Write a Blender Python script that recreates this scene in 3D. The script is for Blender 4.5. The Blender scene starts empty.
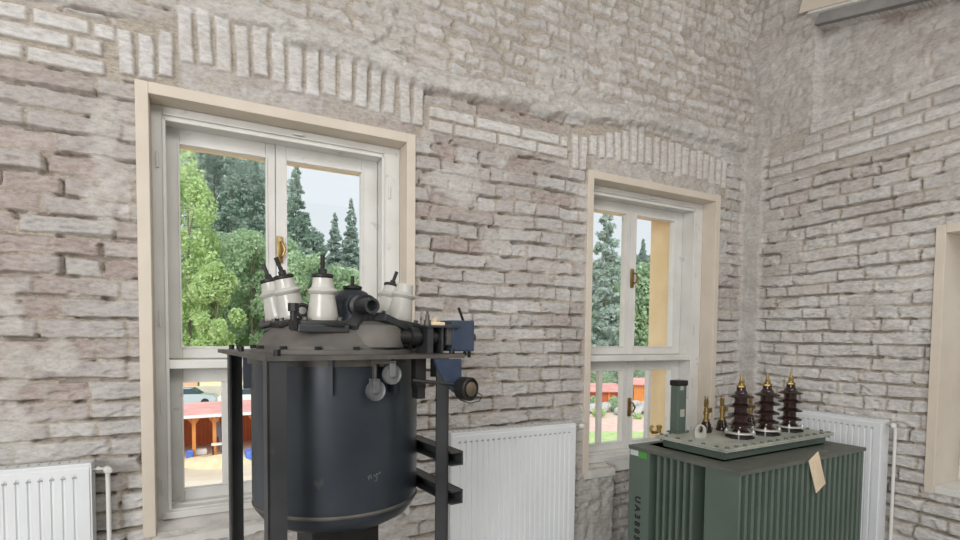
import bpy, bmesh, math, random
import numpy as np
from mathutils import Vector, Matrix

# ------------------------------------------------------------------ camera, sky, light
scene = bpy.context.scene
C = bpy.data.collections.new('scene'); scene.collection.children.link(C)
cam_data = bpy.data.cameras.new('camera'); cam = bpy.data.objects.new('camera', cam_data); C.objects.link(cam)
scene.camera = cam
YAW, PITCH, ROLL = .4852, -.0448, .0101
cam_data.sensor_fit = 'HORIZONTAL'; cam_data.sensor_width = 36.0
cam_data.lens = 524.58/960*36.0
cam_data.shift_y = 90.0/960.0
cam_data.clip_start = .02; cam_data.clip_end = 1000
_f = Vector((math.sin(YAW)*math.cos(PITCH), math.cos(YAW)*math.cos(PITCH), math.sin(PITCH)))
_r = Vector((math.cos(YAW), -math.sin(YAW), 0)); _u = _r.cross(_f)
r2 = _r*math.cos(ROLL)+_u*math.sin(ROLL); u2 = -_r*math.sin(ROLL)+_u*math.cos(ROLL)
M = Matrix((r2, u2, -_f)).transposed().to_4x4(); M.translation = Vector((-3.5744, -2.5317, 1.6))
cam.matrix_world = M

scene.view_settings.view_transform = 'Standard'
scene.view_settings.look = 'None'
scene.view_settings.gamma = 1.0
scene.view_settings.use_curve_mapping = False
scene.view_settings.exposure = 0.0

world = bpy.data.worlds.new('overcast_sky'); scene.world = world; world.use_nodes = True
wn = world.node_tree; wn.nodes.clear()
wo = wn.nodes.new('ShaderNodeOutputWorld'); wb = wn.nodes.new('ShaderNodeBackground')
wtc = wn.nodes.new('ShaderNodeTexCoord'); wno = wn.nodes.new('ShaderNodeTexNoise'); wcr = wn.nodes.new('ShaderNodeValToRGB')
wno.inputs['Scale'].default_value = 2.0; wno.inputs['Detail'].default_value = 3
wcr.color_ramp.elements[0].color = (.80, .86, .93, 1); wcr.color_ramp.elements[1].color = (.90, .93, .97, 1)
wn.links.new(wtc.outputs['Generated'], wno.inputs['Vector']); wn.links.new(wno.outputs['Fac'], wcr.inputs['Fac'])
wn.links.new(wcr.outputs['Color'], wb.inputs['Color']); wb.inputs['Strength'].default_value = 0.98
wn.links.new(wb.outputs[0], wo.inputs[0])

def area(name, loc, target, sx, sy, power, col=(1, 1, 1)):
    d = bpy.data.lights.new(name, 'AREA'); d.shape = 'RECTANGLE'; d.size = sx; d.size_y = sy; d.energy = power; d.color = col
    o = bpy.data.objects.new(name, d); C.objects.link(o); o.location = loc
    o.rotation_euler = (Vector(target)-Vector(loc)).to_track_quat('-Z', 'Y').to_euler()
    return o
# daylight of the hall's windows on the left, plus an added overhead lamp
area('hall_area_light', (-6.6, -4.6, 2.2), (-1.8, -.3, 1.5), 2.6, 2.2, 205, (1.0, .995, .985))
area('hall_area_light', (-2.6, -4.2, 4.1), (-2.0, -.2, 1.0), 4.2, 1.6, 92, (1.0, .99, .975))  # lamp added under the ceiling to light the walls from above
sd = bpy.data.lights.new('veiled_sun', 'SUN'); sd.energy = 2.7; sd.angle = math.radians(50); sd.color = (1, .98, .93)
so = bpy.data.objects.new('veiled_sun', sd); C.objects.link(so); so.location = (0, -20, 30); so.rotation_euler = Vector((.35, .72, -.80)).to_track_quat('-Z', 'Y').to_euler()

# ------------------------------------------------------------------ materials
def nt(name):
    m = bpy.data.materials.new(name); m.use_nodes = True; n = m.node_tree; n.nodes.clear()
    out = n.nodes.new('ShaderNodeOutputMaterial'); b = n.nodes.new('ShaderNodeBsdfPrincipled')
    n.links.new(b.outputs[0], out.inputs['Surface'])
    return m, n, b, out
def paint(name, c1, c2=None, rough=.5, metal=0.0, scale=8.0, bump=.0, bscale=60.0, spec=.5, detail=4, lo=.35, hi=.65, c3=None, s3=30, t3=.62):
    m, n, b, out = nt(name); L = n.links
    c2 = c2 or c1
    tc = n.nodes.new('ShaderNodeTexCoord'); no = n.nodes.new('ShaderNodeTexNoise'); cr = n.nodes.new('ShaderNodeValToRGB')
    no.inputs['Scale'].default_value = scale; no.inputs['Detail'].default_value = detail
    cr.color_ramp.elements[0].position = lo; cr.color_ramp.elements[1].position = hi
    cr.color_ramp.elements[0].color = (*c1, 1); cr.color_ramp.elements[1].color = (*c2, 1)
    L.new(tc.outputs['Object'], no.inputs['Vector']); L.new(no.outputs['Fac'], cr.inputs['Fac'])
    src = cr.outputs['Color']
    if c3:
        n3 = n.nodes.new('ShaderNodeTexNoise'); n3.inputs['Scale'].default_value = s3; n3.inputs['Detail'].default_value = 6
        r3 = n.nodes.new('ShaderNodeValToRGB'); r3.color_ramp.elements[0].position = t3; r3.color_ramp.elements[1].position = t3+.08
        mx = n.nodes.new('ShaderNodeMix'); mx.data_type = 'RGBA'
        L.new(tc.outputs['Object'], n3.inputs['Vector']); L.new(n3.outputs['Fac'], r3.inputs['Fac']); L.new(r3.outputs['Color'], mx.inputs['Factor'])
        L.new(src, mx.inputs['A']); mx.inputs['B'].default_value = (*c3, 1); src = mx.outputs['Result']
    L.new(src, b.inputs['Base Color'])
    b.inputs['Roughness'].default_value = rough; b.inputs['Metallic'].default_value = metal; b.inputs['Specular IOR Level'].default_value = spec
    if bump:
        nb = n.nodes.new('ShaderNodeTexNoise'); nb.inputs['Scale'].default_value = bscale; nb.inputs['Detail'].default_value = 5
        bp = n.nodes.new('ShaderNodeBump'); bp.inputs['Strength'].default_value = bump; bp.inputs['Distance'].default_value = .01
        L.new(tc.outputs['Object'], nb.inputs['Vector']); L.new(nb.outputs['Fac'], bp.inputs['Height']); L.new(bp.outputs[0], b.inputs['Normal'])
    return m

def masonry(name):
    # attribute 'mask': R mortar, G brick tone, B limewash, A plaster (what the surface is made of)
    m, n, b, out = nt(name); L = n.links
    at = n.nodes.new('ShaderNodeAttribute'); at.attribute_name = 'mask'
    sp = n.nodes.new('ShaderNodeSeparateColor'); L.new(at.outputs['Color'], sp.inputs[0])
    tc = n.nodes.new('ShaderNodeTexCoord')
    mp = n.nodes.new('ShaderNodeMapping'); mp.inputs['Scale'].default_value = (1, 1, 2.2); L.new(tc.outputs['Object'], mp.inputs['Vector'])
    def noise(s, d=5, r=.6):
        k = n.nodes.new('ShaderNodeTexNoise'); k.inputs['Scale'].default_value = s; k.inputs['Detail'].default_value = d; k.inputs['Roughness'].default_value = r
        L.new(mp.outputs[0], k.inputs['Vector']); return k.outputs['Fac']
    def ramp(src, *els):
        k = n.nodes.new('ShaderNodeValToRGB'); e = k.color_ramp.elements
        while len(e) < len(els): e.new(.5)
        for q, (p, c) in zip(e, els): q.position = p; q.color = (*c, 1) if len(c) == 3 else c
        L.new(src, k.inputs['Fac']); return k.outputs['Color']
    def mix(f, a, bb, mode='MIX', fv=None):
        k = n.nodes.new('ShaderNodeMix'); k.data_type = 'RGBA'; k.blend_type = mode
        if f is not None: L.new(f, k.inputs['Factor'])
        else: k.inputs['Factor'].default_value = fv
        for s, i in ((a, 'A'), (bb, 'B')):
            if isinstance(s, tuple): k.inputs[i].default_value = (*s, 1)
            else: L.new(s, k.inputs[i])
        return k.outputs['Result']
    def math_(op, a, c, clamp=True):
        k = n.nodes.new('ShaderNodeMath'); k.operation = op; k.use_clamp = clamp
        for i, s in enumerate((a, c)):
            if isinstance(s, (int, float)): k.inputs[i].default_value = s
            else: L.new(s, k.inputs[i])
        return k.outputs[0]
    brick = ramp(sp.outputs[1], (0, BR[0]), (.3, BR[1]), (.6, BR[2]), (1, BR[3]))
    brick = mix(ramp(noise(30, 8, .75), (.42, (0, 0, 0)), (.80, (1, 1, 1))), brick, BR[4])
    brick = mix(ramp(noise(60, 6, .8), (.55, (0, 0, 0)), (.75, (.7, .7, .7))), brick, (.27, .235, .215))
    wash = mix(ramp(noise(16, 10, .72), (.40, (0, 0, 0)), (.66, (1, 1, 1))), WA[0], WA[1])
    wash = mix(ramp(noise(3, 4, .6), (.45, (0, 0, 0)), (.65, (.6, .6, .6))), wash, (.60, .55, .515))
    wf = math_('ADD', sp.outputs[2], math_('MULTIPLY', math_('SUBTRACT', noise(14, 8, .75), .5, False), .9, False))
    surf = mix(wf, brick, wash)
    mort = mix(ramp(noise(5, 4), (.35, (0, 0, 0)), (.62, (1, 1, 1))), MO[0], MO[1])
    mort = mix(ramp(noise(70, 3), (.45, (0, 0, 0)), (.7, (1, 1, 1))), mort, MO[2])
    col = mix(sp.outputs[0], surf, mort)
    pl = mix(ramp(noise(9, 7, .7), (.36, (0, 0, 0)), (.6, (1, 1, 1))), PL[0], PL[1])
    pl = mix(ramp(noise(55, 6, .75), (.56, (0, 0, 0)), (.7, (1, 1, 1))), pl, PL[2])
    col = mix(at.outputs['Alpha'], col, pl)
    grain = ramp(noise(34, 9, .78), (.34, (.70, .69, .68)), (.50, (.98, .98, .98)), (.68, (1.12, 1.12, 1.12)))
    col = mix(None, col, grain, 'MULTIPLY', 1.0)
    stain = ramp(noise(1.6, 3), (.3, (.88, .87, .86)), (.6, (1, 1, 1)))
    col = mix(None, col, stain, 'MULTIPLY', 1.0)
    L.new(col, b.inputs['Base Color']); b.inputs['Roughness'].default_value = .92; b.inputs['Specular IOR Level'].default_value = .2
    bp = n.nodes.new('ShaderNodeBump'); bp.inputs['Strength'].default_value = .4; bp.inputs['Distance'].default_value = .006
    L.new(math_('ADD', noise(120, 6, .8), math_('MULTIPLY', noise(40, 5, .7), 1.6, False), False), bp.inputs['Height']); L.new(bp.outputs[0], b.inputs['Normal'])
    return m
BR = [(.38, .305, .28), (.435, .395, .375), (.49, .47, .455), (.55, .525, .51), (.58, .56, .55)]
WA = [(.73, .72, .71), (.54, .525, .51)]
MO = [(.52, .455, .375), (.44, .40, .345), (.30, .25, .20)]
PL = [(.64, .625, .60), (.50, .48, .45), (.37, .345, .305)]

MAT = {}
MAT['masonry'] = masonry('limewashed_brick')
MAT['casing'] = paint('beige_painted_board', (.62, .55, .465), (.67, .60, .515), .6, scale=5, bump=.08, bscale=40)
MAT['white_wood'] = paint('white_painted_wood', (.66, .65, .62), (.73, .725, .70), .38, scale=6, bump=.04, bscale=50, c3=(.52, .505, .47), s3=14, t3=.66)
MAT['brass'] = paint('aged_brass', (.27, .18, .065), (.44, .31, .12), .4, .85, scale=20)
MAT['dull'] = paint('dull_tarnished_brass', (.13, .105, .075), (.20, .16, .11), .5, .5, scale=30)
MAT['disc'] = paint('grey_pulley_paint', (.11, .115, .125), (.17, .175, .18), .45, .3, scale=20)
MAT['steel_dark'] = paint('dark_painted_steel', (.030, .033, .035), (.052, .056, .058), .42, .35, scale=5, bump=.06, bscale=30, c3=(.10, .085, .07), s3=22, t3=.66)
MAT['tank'] = paint('blue_black_tank_paint', (.022, .029, .039), (.038, .048, .060), .36, .3, scale=4, bump=.05, bscale=20, c3=(.10, .09, .075), s3=9, t3=.68)
MAT['steel_edge'] = paint('worn_steel', (.075, .072, .068), (.13, .12, .105), .5, .4, scale=12, bump=.08, bscale=50)
MAT['lid'] = paint('dusty_cast_iron', (.085, .082, .078), (.15, .135, .12), .62, .1, scale=7, bump=.1, bscale=35, c3=(.14, .085, .05), s3=11, t3=.66)
MAT['black'] = paint('matte_black_iron', (.012, .012, .012), (.022, .022, .022), .5, .3, scale=14)
MAT['blue_box'] = paint('blue_grey_switch_paint', (.028, .045, .085), (.05, .068, .105), .45, .2, scale=15, c3=(.09, .08, .07), s3=30, t3=.64)
MAT['porcelain'] = paint('white_porcelain', (.45, .44, .41), (.54, .53, .495), .2, scale=10, c3=(.38, .355, .31), s3=9, t3=.66)
MAT['brown_glaze'] = paint('brown_glazed_porcelain', (.022, .011, .010), (.034, .017, .015), .12, scale=10)
MAT['green'] = paint('transformer_green_paint', (.092, .126, .102), (.108, .142, .116), .38, .1, scale=4, bump=.03, bscale=25)
MAT['green_top'] = paint('dusty_transformer_top', (.085, .098, .085), (.12, .128, .108), .5, .1, scale=7, c3=(.19, .19, .16), s3=9, t3=.64)
MAT['lid_green'] = paint('pale_green_cover', (.34, .355, .31), (.46, .46, .41), .5, .05, scale=9, c3=(.25, .27, .225), s3=14, t3=.6)  # much paler than the body green, with random darker patches
MAT['lightmetal'] = paint('zinc_metal', (.50, .50, .48), (.62, .62, .60), .35, .7, scale=20)
MAT['cream_flange'] = paint('aluminium_flange', (.55, .54, .50), (.66, .65, .62), .4, .4, scale=20)
MAT['radiator'] = paint('white_radiator_enamel', (.72, .745, .77), (.76, .785, .81), .3, scale=4)
MAT['slot'] = paint('grille_slot', (.36, .37, .38), None, .7)
MAT['plastic'] = paint('white_plastic', (.74, .74, .71), None, .4)
MAT['floor'] = paint('grey_stone_floor', (.34, .33, .31), (.42, .41, .39), .6, scale=3, bump=.05)
MAT['ochre'] = paint('ochre_facade_plaster', (.78, .58, .34), (.84, .65, .41), .85, scale=6, bump=.1, bscale=70)
MAT['tag'] = paint('plain_softwood', (.66, .52, .36), (.76, .64, .47), .6, scale=8, c3=(.48, .31, .15), s3=16, t3=.62)
MAT['greenlabel'] = paint('green_label', (.07, .30, .05), None, .4)
MAT['whitelabel'] = paint('white_label', (.55, .60, .56), None, .4)
MAT['ink'] = paint('black_stencil_paint', (.008, .008, .008), None, .5)
MAT['concrete'] = paint('dark_concrete', (.20, .195, .20), (.28, .27, .265), .85, scale=7, bump=.4, bscale=30)
MAT['sillplaster'] = paint('sill_plaster', (.58, .56, .53), (.72, .70, .67), .85, scale=9, bump=.35, bscale=35)
MAT['tree_bright'] = None

def leafmat(name, c1, c2, c3, rough=.6):
    m, n, b, out = nt(name); L = n.links
    g = n.nodes.new('ShaderNodeNewGeometry'); cr = n.nodes.new('ShaderNodeValToRGB')
    e = cr.color_ramp.elements; e.new(.5)
    for q, (p, c) in zip(e, ((0, c1), (.5, c2), (1, c3))): q.position = p; q.color = (*c, 1)
    L.new(g.outputs['Random Per Island'], cr.inputs['Fac']); L.new(cr.outputs['Color'], b.inputs['Base Color'])
    b.inputs['Roughness'].default_value = rough; b.inputs['Specular IOR Level'].default_value = .25
    tr = n.nodes.new('ShaderNodeBsdfTranslucent'); L.new(cr.outputs['Color'], tr.inputs['Color'])
    mx = n.nodes.new('ShaderNodeMixShader'); mx.inputs[0].default_value = .45
    L.new(b.outputs[0], mx.inputs[1]); L.new(tr.outputs[0], mx.inputs[2]); L.new(mx.outputs[0], out.inputs['Surface'])
    return m
MAT['leaf_light'] = leafmat('light_green_leaves', (.50, .63, .30), (.63, .78, .41), (.77, .90, .55))  # all leaf colours paled and greyed to paint in the haze
MAT['leaf_mid'] = leafmat('mid_green_leaves', (.41, .54, .36), (.54, .68, .46), (.68, .82, .58))
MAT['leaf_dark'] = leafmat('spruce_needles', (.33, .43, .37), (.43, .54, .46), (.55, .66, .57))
MAT['leaf_hazy'] = leafmat('haze_paled_spruce_needles', (.46, .55, .51), (.55, .64, .59), (.64, .73, .67))  # palest needles, haze mixed into the colour
MAT['bark'] = paint('grey_brown_bark', (.20, .16, .12), (.32, .27, .21), .9, scale=3, bump=.3, bscale=10)
MAT['hill'] = paint('grassy_hillside', (.13, .24, .07), (.24, .38, .12), .9, scale=.4, bump=.2, bscale=2)
MAT['yard'] = paint('sandy_yard', (.62, .50, .38), (.74, .64, .52), .9, scale=.5, bump=.1, bscale=4)
MAT['lawn'] = paint('short_lawn', (.42, .56, .22), (.56, .68, .34), .9, scale=2, bump=.1, bscale=20)
MAT['pinkpath'] = paint('pink_paving', (.74, .52, .44), (.82, .62, .54), .85, scale=2)
MAT['redwood'] = paint('red_brown_stained_boards', (.50, .12, .04), (.62, .17, .055), .6, scale=1.2)
MAT['orangewood'] = paint('orange_stained_timber', (.72, .26, .06), (.82, .34, .09), .5, scale=2)
MAT['redroof'] = paint('pale_red_roofing', (.72, .33, .30), (.82, .44, .41), .6, scale=1)
MAT['straw'] = paint('straw_coloured_sand', (.70, .56, .33), (.82, .69, .48), .95, scale=2, bump=.4, bscale=5)
MAT['stone'] = paint('grey_stone', (.42, .41, .40), (.60, .58, .55), .9, scale=4, bump=.2)
MAT['orangewall'] = paint('orange_house_plaster', (.80, .44, .26), (.86, .52, .33), .8, scale=1)
MAT['yellowwall'] = paint('yellow_house_plaster', (.86, .74, .46), (.90, .80, .54), .8, scale=1)
MAT['greystonewall'] = paint('grey_garden_wall', (.52, .50, .42), (.64, .61, .52), .9, scale=1, bump=.2)
MAT['carblue'] = paint('pale_blue_car_paint', (.50, .60, .66), None, .2, .2)
MAT['carwhite'] = paint('white_car_paint', (.80, .82, .83), None, .2, .1)
MAT['carglass'] = paint('dark_car_glass', (.05, .08, .10), None, .08)
MAT['tyre'] = paint('black_rubber', (.02, .02, .02), None, .8)
MAT['bluecloth'] = paint('blue_tarpaulin', (.08, .16, .55), (.14, .24, .68), .5)
MAT['greycloth'] = paint('grey_clothing', (.28, .30, .36), None, .9)
MAT['skin'] = paint('skin', (.60, .38, .28), None, .6)
MAT['whiteboard'] = paint('white_boards', (.85, .85, .83), None, .5)

def glassmat():
    m = bpy.data.materials.new('window_glass'); m.use_nodes = True; n = m.node_tree; n.nodes.clear()
    out = n.nodes.new('ShaderNodeOutputMaterial'); t = n.nodes.new('ShaderNodeBsdfTransparent'); g = n.nodes.new('ShaderNodeBsdfGlossy')
    t.inputs['Color'].default_value = (.97, .985, .98, 1); g.inputs['Roughness'].default_value = .02
    lw = n.nodes.new('ShaderNodeLayerWeight'); lw.inputs['Blend'].default_value = .5
    pw = n.nodes.new('ShaderNodeMath'); pw.operation = 'POWER'; pw.inputs[1].default_value = 4.0; n.links.new(lw.outputs['Facing'], pw.inputs[0])
    fr = n.nodes.new('ShaderNodeMath'); fr.operation = 'MULTIPLY_ADD'; fr.inputs[1].default_value = .6; fr.inputs[2].default_value = .006; n.links.new(pw.outputs[0], fr.inputs[0])
    mx = n.nodes.new('ShaderNodeMixShader'); n.links.new(fr.outputs[0], mx.inputs[0]); n.links.new(t.outputs[0], mx.inputs[1]); n.links.new(g.outputs[0], mx.inputs[2])
    n.links.new(mx.outputs[0], out.inputs['Surface']); return m
MAT['glass'] = glassmat()

# ------------------------------------------------------------------ mesh helpers
class MB:
    def __init__(s): s.bm = bmesh.new()
    def _add(s, verts, faces, mat=None, smooth=False):
        vs = [s.bm.verts.new(mat @ Vector(v) if mat else v) for v in verts]
        for f in faces:
            try:
                fc = s.bm.faces.new([vs[i] for i in f]); fc.smooth = smooth
            except ValueError: pass
        return s
    def box(s, x0, x1, y0, y1, z0, z1, mat=None, ch=0.0):
        if ch <= 0:
            v = [(x0,y0,z0),(x1,y0,z0),(x1,y1,z0),(x0,y1,z0),(x0,y0,z1),(x1,y0,z1),(x1,y1,z1),(x0,y1,z1)]
            return s._add(v, [(0,3,2,1),(4,5,6,7),(0,1,5,4),(1,2,6,5),(2,3,7,6),(3,0,4,7)], mat)
        t = bmesh.new(); bmesh.ops.create_cube(t, size=1)
        for q in t.verts: q.co = Vector(((x0+x1)/2+q.co.x*(x1-x0), (y0+y1)/2+q.co.y*(y1-y0), (z0+z1)/2+q.co.z*(z1-z0)))
        bmesh.ops.bevel(t, geom=t.edges[:], offset=min(ch, .45*min(x1-x0, y1-y0, z1-z0)), segments=2, profile=.5, affect='EDGES')
        t.verts.index_update()
        s._add([q.co.copy() for q in t.verts], [[q.index for q in f.verts] for f in t.faces], mat); t.free(); return s
    def lathe(s, prof, seg=28, mat=None, smooth=True, a0=0, cap=True):
        n = len(prof); vs = []; fs = []
        for i in range(seg):
            a = 2*math.pi*i/seg+a0
            for r, z in prof: vs.append((r*math.cos(a), r*math.sin(a), z))
        for i in range(seg):
            j = (i+1) % seg
            for k in range(n-1): fs.append((i*n+k, j*n+k, j*n+k+1, i*n+k+1))
        s._add(vs, fs, mat, smooth)
        if cap:
            for k, rev in ((0, True), (n-1, False)):
                if prof[k][0] > 1e-5:
                    idx = [(prof[k][0]*math.cos(2*math.pi*i/seg+a0), prof[k][0]*math.sin(2*math.pi*i/seg+a0), prof[k][1]) for i in range(seg)]
                    if rev: idx = idx[::-1]
                    s._add(idx, [tuple(range(seg))], mat)
        return s
    def cyl(s, p0, p1, r0, r1=None, seg=20, smooth=True):
        p0 = Vector(p0); p1 = Vector(p1); d = p1-p0; r1 = r0 if r1 is None else r1
        m = Matrix.Translation(p0) @ d.to_track_quat('Z', 'Y').to_matrix().to_4x4()
        return s.lathe([(r0, 0), (r1, d.length)], seg, m, smooth)
    def tube(s, pts, r, seg=12):
        pts = [Vector(p) for p in pts]
        rings = []
        up = None
        for i, p in enumerate(pts):
            d = (pts[min(i+1, len(pts)-1)]-pts[max(i-1, 0)]).normalized()
            if up is None: up = d.orthogonal().normalized()
            up = (up-d*up.dot(d)).normalized(); sd = d.cross(up)
            rings.append([p+up*math.cos(2*math.pi*k/seg)*r+sd*math.sin(2*math.pi*k/seg)*r for k in range(seg)])
        vs = [q for ring in rings for q in ring]; fs = []
        for i in range(len(rings)-1):
            for k in range(seg): fs.append((i*seg+k, i*seg+(k+1) % seg, (i+1)*seg+(k+1) % seg, (i+1)*seg+k))
        fs.append(tuple(range(seg))[::-1]); fs.append(tuple((len(rings)-1)*seg+k for k in range(seg)))
        return s._add(vs, fs, None, True)
    def prism(s, poly, lo, hi, mat=None):          # polygon in local XY extruded along Z
        n = len(poly); vs = [(x, y, lo) for x, y in poly]+[(x, y, hi) for x, y in poly]
        fs = [tuple(range(n))[::-1], tuple(range(n, 2*n))]+[(i, (i+1) % n, n+(i+1) % n, n+i) for i in range(n)]
        return s._add(vs, fs, mat)
    def hexbolt(s, p, r=.008, h=.007, axis=(0, 0, 1)):
        m = Matrix.Translation(Vector(p)) @ Vector(axis).to_track_quat('Z', 'Y').to_matrix().to_4x4()
        return s.lathe([(r, 0), (r, h)], 6, m, False)
    def build(s, name, mat, parent=None, sharp=35):
        bmesh.ops.recalc_face_normals(s.bm, faces=s.bm.faces[:])
        me = bpy.data.meshes.new(name); s.bm.to_mesh(me); s.bm.free()
        me.materials.append(MAT[mat] if isinstance(mat, str) else mat)
        o = bpy.data.objects.new(name, me); C.objects.link(o)
        if parent: o.parent = parent
        if any(p.use_smooth for p in me.polygons): me.set_sharp_from_angle(angle=math.radians(sharp))
        return o
def each(mb, name, mat, parent=None):
    """builds every separate piece of the bag as an object of its own"""
    bm = mb.bm; bmesh.ops.remove_doubles(bm, verts=bm.verts[:], dist=1e-5); bm.verts.ensure_lookup_table()
    seen = set(); isl = []
    for v in bm.verts:
        if v.index in seen: continue
        st = [v]; seen.add(v.index); g = []
        while st:
            q = st.pop(); g.append(q)
            for e in q.link_edges:
                w = e.other_vert(q)
                if w.index not in seen: seen.add(w.index); st.append(w)
        lo = [min(q.co[i] for q in g)-2e-4 for i in range(3)]; hi = [max(q.co[i] for q in g)+2e-4 for i in range(3)]
        isl.append([g, lo, hi])
    merged = True
    while merged:
        merged = False
        for i in range(len(isl)):
            for j in range(i+1, len(isl)):
                if all(isl[i][1][k] <= isl[j][2][k] and isl[j][1][k] <= isl[i][2][k] for k in range(3)):
                    isl[i][0] += isl[j][0]; isl[i][1] = [min(a, b) for a, b in zip(isl[i][1], isl[j][1])]; isl[i][2] = [max(a, b) for a, b in zip(isl[i][2], isl[j][2])]
                    isl.pop(j); merged = True; break
            if merged: break
    out = []
    for g, lo, hi in isl:
        ids = {q: n for n, q in enumerate(g)}; m = MB()
        fs = {f for q in g for f in q.link_faces}
        vs = [m.bm.verts.new(q.co) for q in g]
        for f in fs:
            try: nf = m.bm.faces.new([vs[ids[q]] for q in f.verts]); nf.smooth = f.smooth
            except ValueError: pass
        out.append(m.build(name, mat, parent))
    bm.free(); return out
def tag(o, label=None, cat=None, group=None, kind=None):
    if label: o['label'] = label
    if cat: o['category'] = cat
    if group: o['group'] = group
    if kind: o['kind'] = kind
    return o
def empty(name, loc=(0, 0, 0), rz=0.0, **k):
    o = bpy.data.objects.new(name, None); C.objects.link(o); o.location = loc; o.rotation_euler = (0, 0, rz); o.empty_display_size = .1
    return tag(o, **k)
def copy_tree(o, parent=None):
    c = o.copy(); C.objects.link(c)
    if parent: c.parent = parent
    for ch in o.children: copy_tree(ch, c)
    return c
def merge(base, extra):
    """folds surface pattern into the part it belongs to"""
    bm = bmesh.new(); bm.from_mesh(base.data); n = len(base.data.materials); k = len(bm.faces)
    bm.from_mesh(extra.data); bm.faces.ensure_lookup_table()
    for f in bm.faces[k:]: f.material_index = n
    base.data.materials.append(extra.data.materials[0]); bm.to_mesh(base.data); bm.free()
    bpy.data.objects.remove(extra); return base
def aim(p, d):      # matrix at p whose Z runs along d
    return Matrix.Translation(Vector(p)) @ Vector(d).to_track_quat('Z', 'Y').to_matrix().to_4x4()

# ------------------------------------------------------------------ masonry relief
def hsh(i, j, seed=0.0):
    v = np.sin(i*127.1+j*311.7+seed*74.7)*43758.5453
    return v-np.floor(v)
def vn(x, y, sc, seed=0.0):
    x = x/sc; y = y/sc; i = np.floor(x); j = np.floor(y); u = x-i; v = y-j
    u = u*u*(3-2*u); v = v*v*(3-2*v)
    return (hsh(i, j, seed)*(1-u)+hsh(i+1, j, seed)*u)*(1-v)+(hsh(i, j+1, seed)*(1-u)+hsh(i+1, j+1, seed)*u)*v
def fbm(x, y, sc, seed=0.0, n=4):
    t = 0; a = .5; w = 0
    for k in range(n): t = t+a*vn(x, y, sc/2**k, seed+k*3.1); w += a; a *= .55
    return t/w
def sst(a, b, x):
    t = np.clip((x-a)/(b-a), 0, 1); return t*t*(3-2*t)
def courses(s, z, pitch, L, seed, pheader=.35, wob=.008, mort=.010):
    zz = z+(vn(s, z, .45, seed)-.5)*wob*2+(vn(s, z, .11, seed+1)-.5)*wob*.8
    ss = s+(vn(s, z, .10, seed+2)-.5)*wob*1.6
    row = np.floor(zz/pitch); fz = zz-row*pitch
    dz = np.minimum(fz, pitch-fz)
    off = hsh(row, 3.0, seed)*L
    u = (ss-off)/L; i = np.floor(u)
    best_l = np.full_like(s, -1e9); best_r = np.full_like(s, 1e9); idl = np.zeros_like(s)
    for k in (-1, 0, 1, 2):
        c = i+k; j = (c+(hsh(c, row, seed+5)-.5)*.36)*L+off
        left = (j <= ss) & (j > best_l); best_l = np.where(left, j, best_l); idl = np.where(left, c, idl)
        right = (j > ss) & (j < best_r); best_r = np.where(right, j, best_r)
    mid = (best_l+best_r)/2; split = (hsh(idl, row, seed+9) < pheader)
    second = split & (ss > mid)
    best_r = np.where(split & (ss <= mid), mid, best_r); best_l = np.where(second, mid, best_l)
    dx = np.minimum(ss-best_l, best_r-ss)
    bid = hsh(idl*2+second, row, seed+13); bid2 = hsh(idl*2+second, row, seed+17)
    d = np.minimum(dz, dx)-mort/2
    tilt = (ss-mid)*(bid2-.5)*.06+(fz-pitch/2)*(bid-.45)*.22
    return d, bid, bid2, tilt, fz/pitch

def wall_mesh(name, s_rng, z_rng, step, shape, place, holes, mat='masonry', skew=None):
    ns = int((s_rng[1]-s_rng[0])/step)+1; nz = int((z_rng[1]-z_rng[0])/step)+1
    sv = np.linspace(*s_rng, ns); zv = np.concatenate([np.arange(z_rng[0], .5, .012), np.arange(.5, 2.98, .0036), np.arange(2.98, z_rng[1], .0065)]); nz = len(zv)
    S, Z = np.meshgrid(sv, zv)            # [nz, ns]
    # snap grid lines onto the openings
    for (a, b, c, d) in holes:
        for e in (a, b): k = np.argmin(abs(sv-e)); S[:, k] = e
        for e in (c, d): k = np.argmin(abs(zv-e)); Z[k, :] = e
    h, R, G, B, A = shape(S, Z)
    co = place(S.ravel(), Z.ravel(), h.ravel())
    idx = np.arange(nz*ns).reshape(nz, ns)
    cs = (S[:-1, :-1]+S[1:, 1:])/2; cz = (Z[:-1, :-1]+Z[1:, 1:])/2
    keep = np.ones_like(cs, bool)
    for (a, b, c, d) in holes: keep &= ~((cs > a) & (cs < b) & (cz > c) & (cz < d))
    q = np.stack([idx[:-1, :-1], idx[:-1, 1:], idx[1:, 1:], idx[1:, :-1]], -1)[keep]
    used = np.unique(q); remap = np.zeros(nz*ns, np.int64); remap[used] = np.arange(len(used)); q = remap[q]
    me = bpy.data.meshes.new(name)
    me.vertices.add(len(used)); me.vertices.foreach_set('co', co[used].astype(np.float32).ravel())
    nf = len(q); me.loops.add(nf*4); me.loops.foreach_set('vertex_index', q.astype(np.int32).ravel())
    me.polygons.add(nf); me.polygons.foreach_set('loop_start', np.arange(0, nf*4, 4, dtype=np.int32))
    me.polygons.foreach_set('use_smooth', np.ones(nf, bool))
    me.update(calc_edges=True)
    at = me.attributes.new('mask', 'FLOAT_COLOR', 'POINT')
    col = np.stack([R.ravel(), G.ravel(), B.ravel(), A.ravel()], -1)[used]
    at.data.foreach_set('color', np.clip(col, 0, 1).astype(np.float32).ravel())
    me.materials.append(MAT[mat]); me.validate()
    o = bpy.data.objects.new(name, me); C.objects.link(o); tag(o, kind='structure')
    return o

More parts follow.
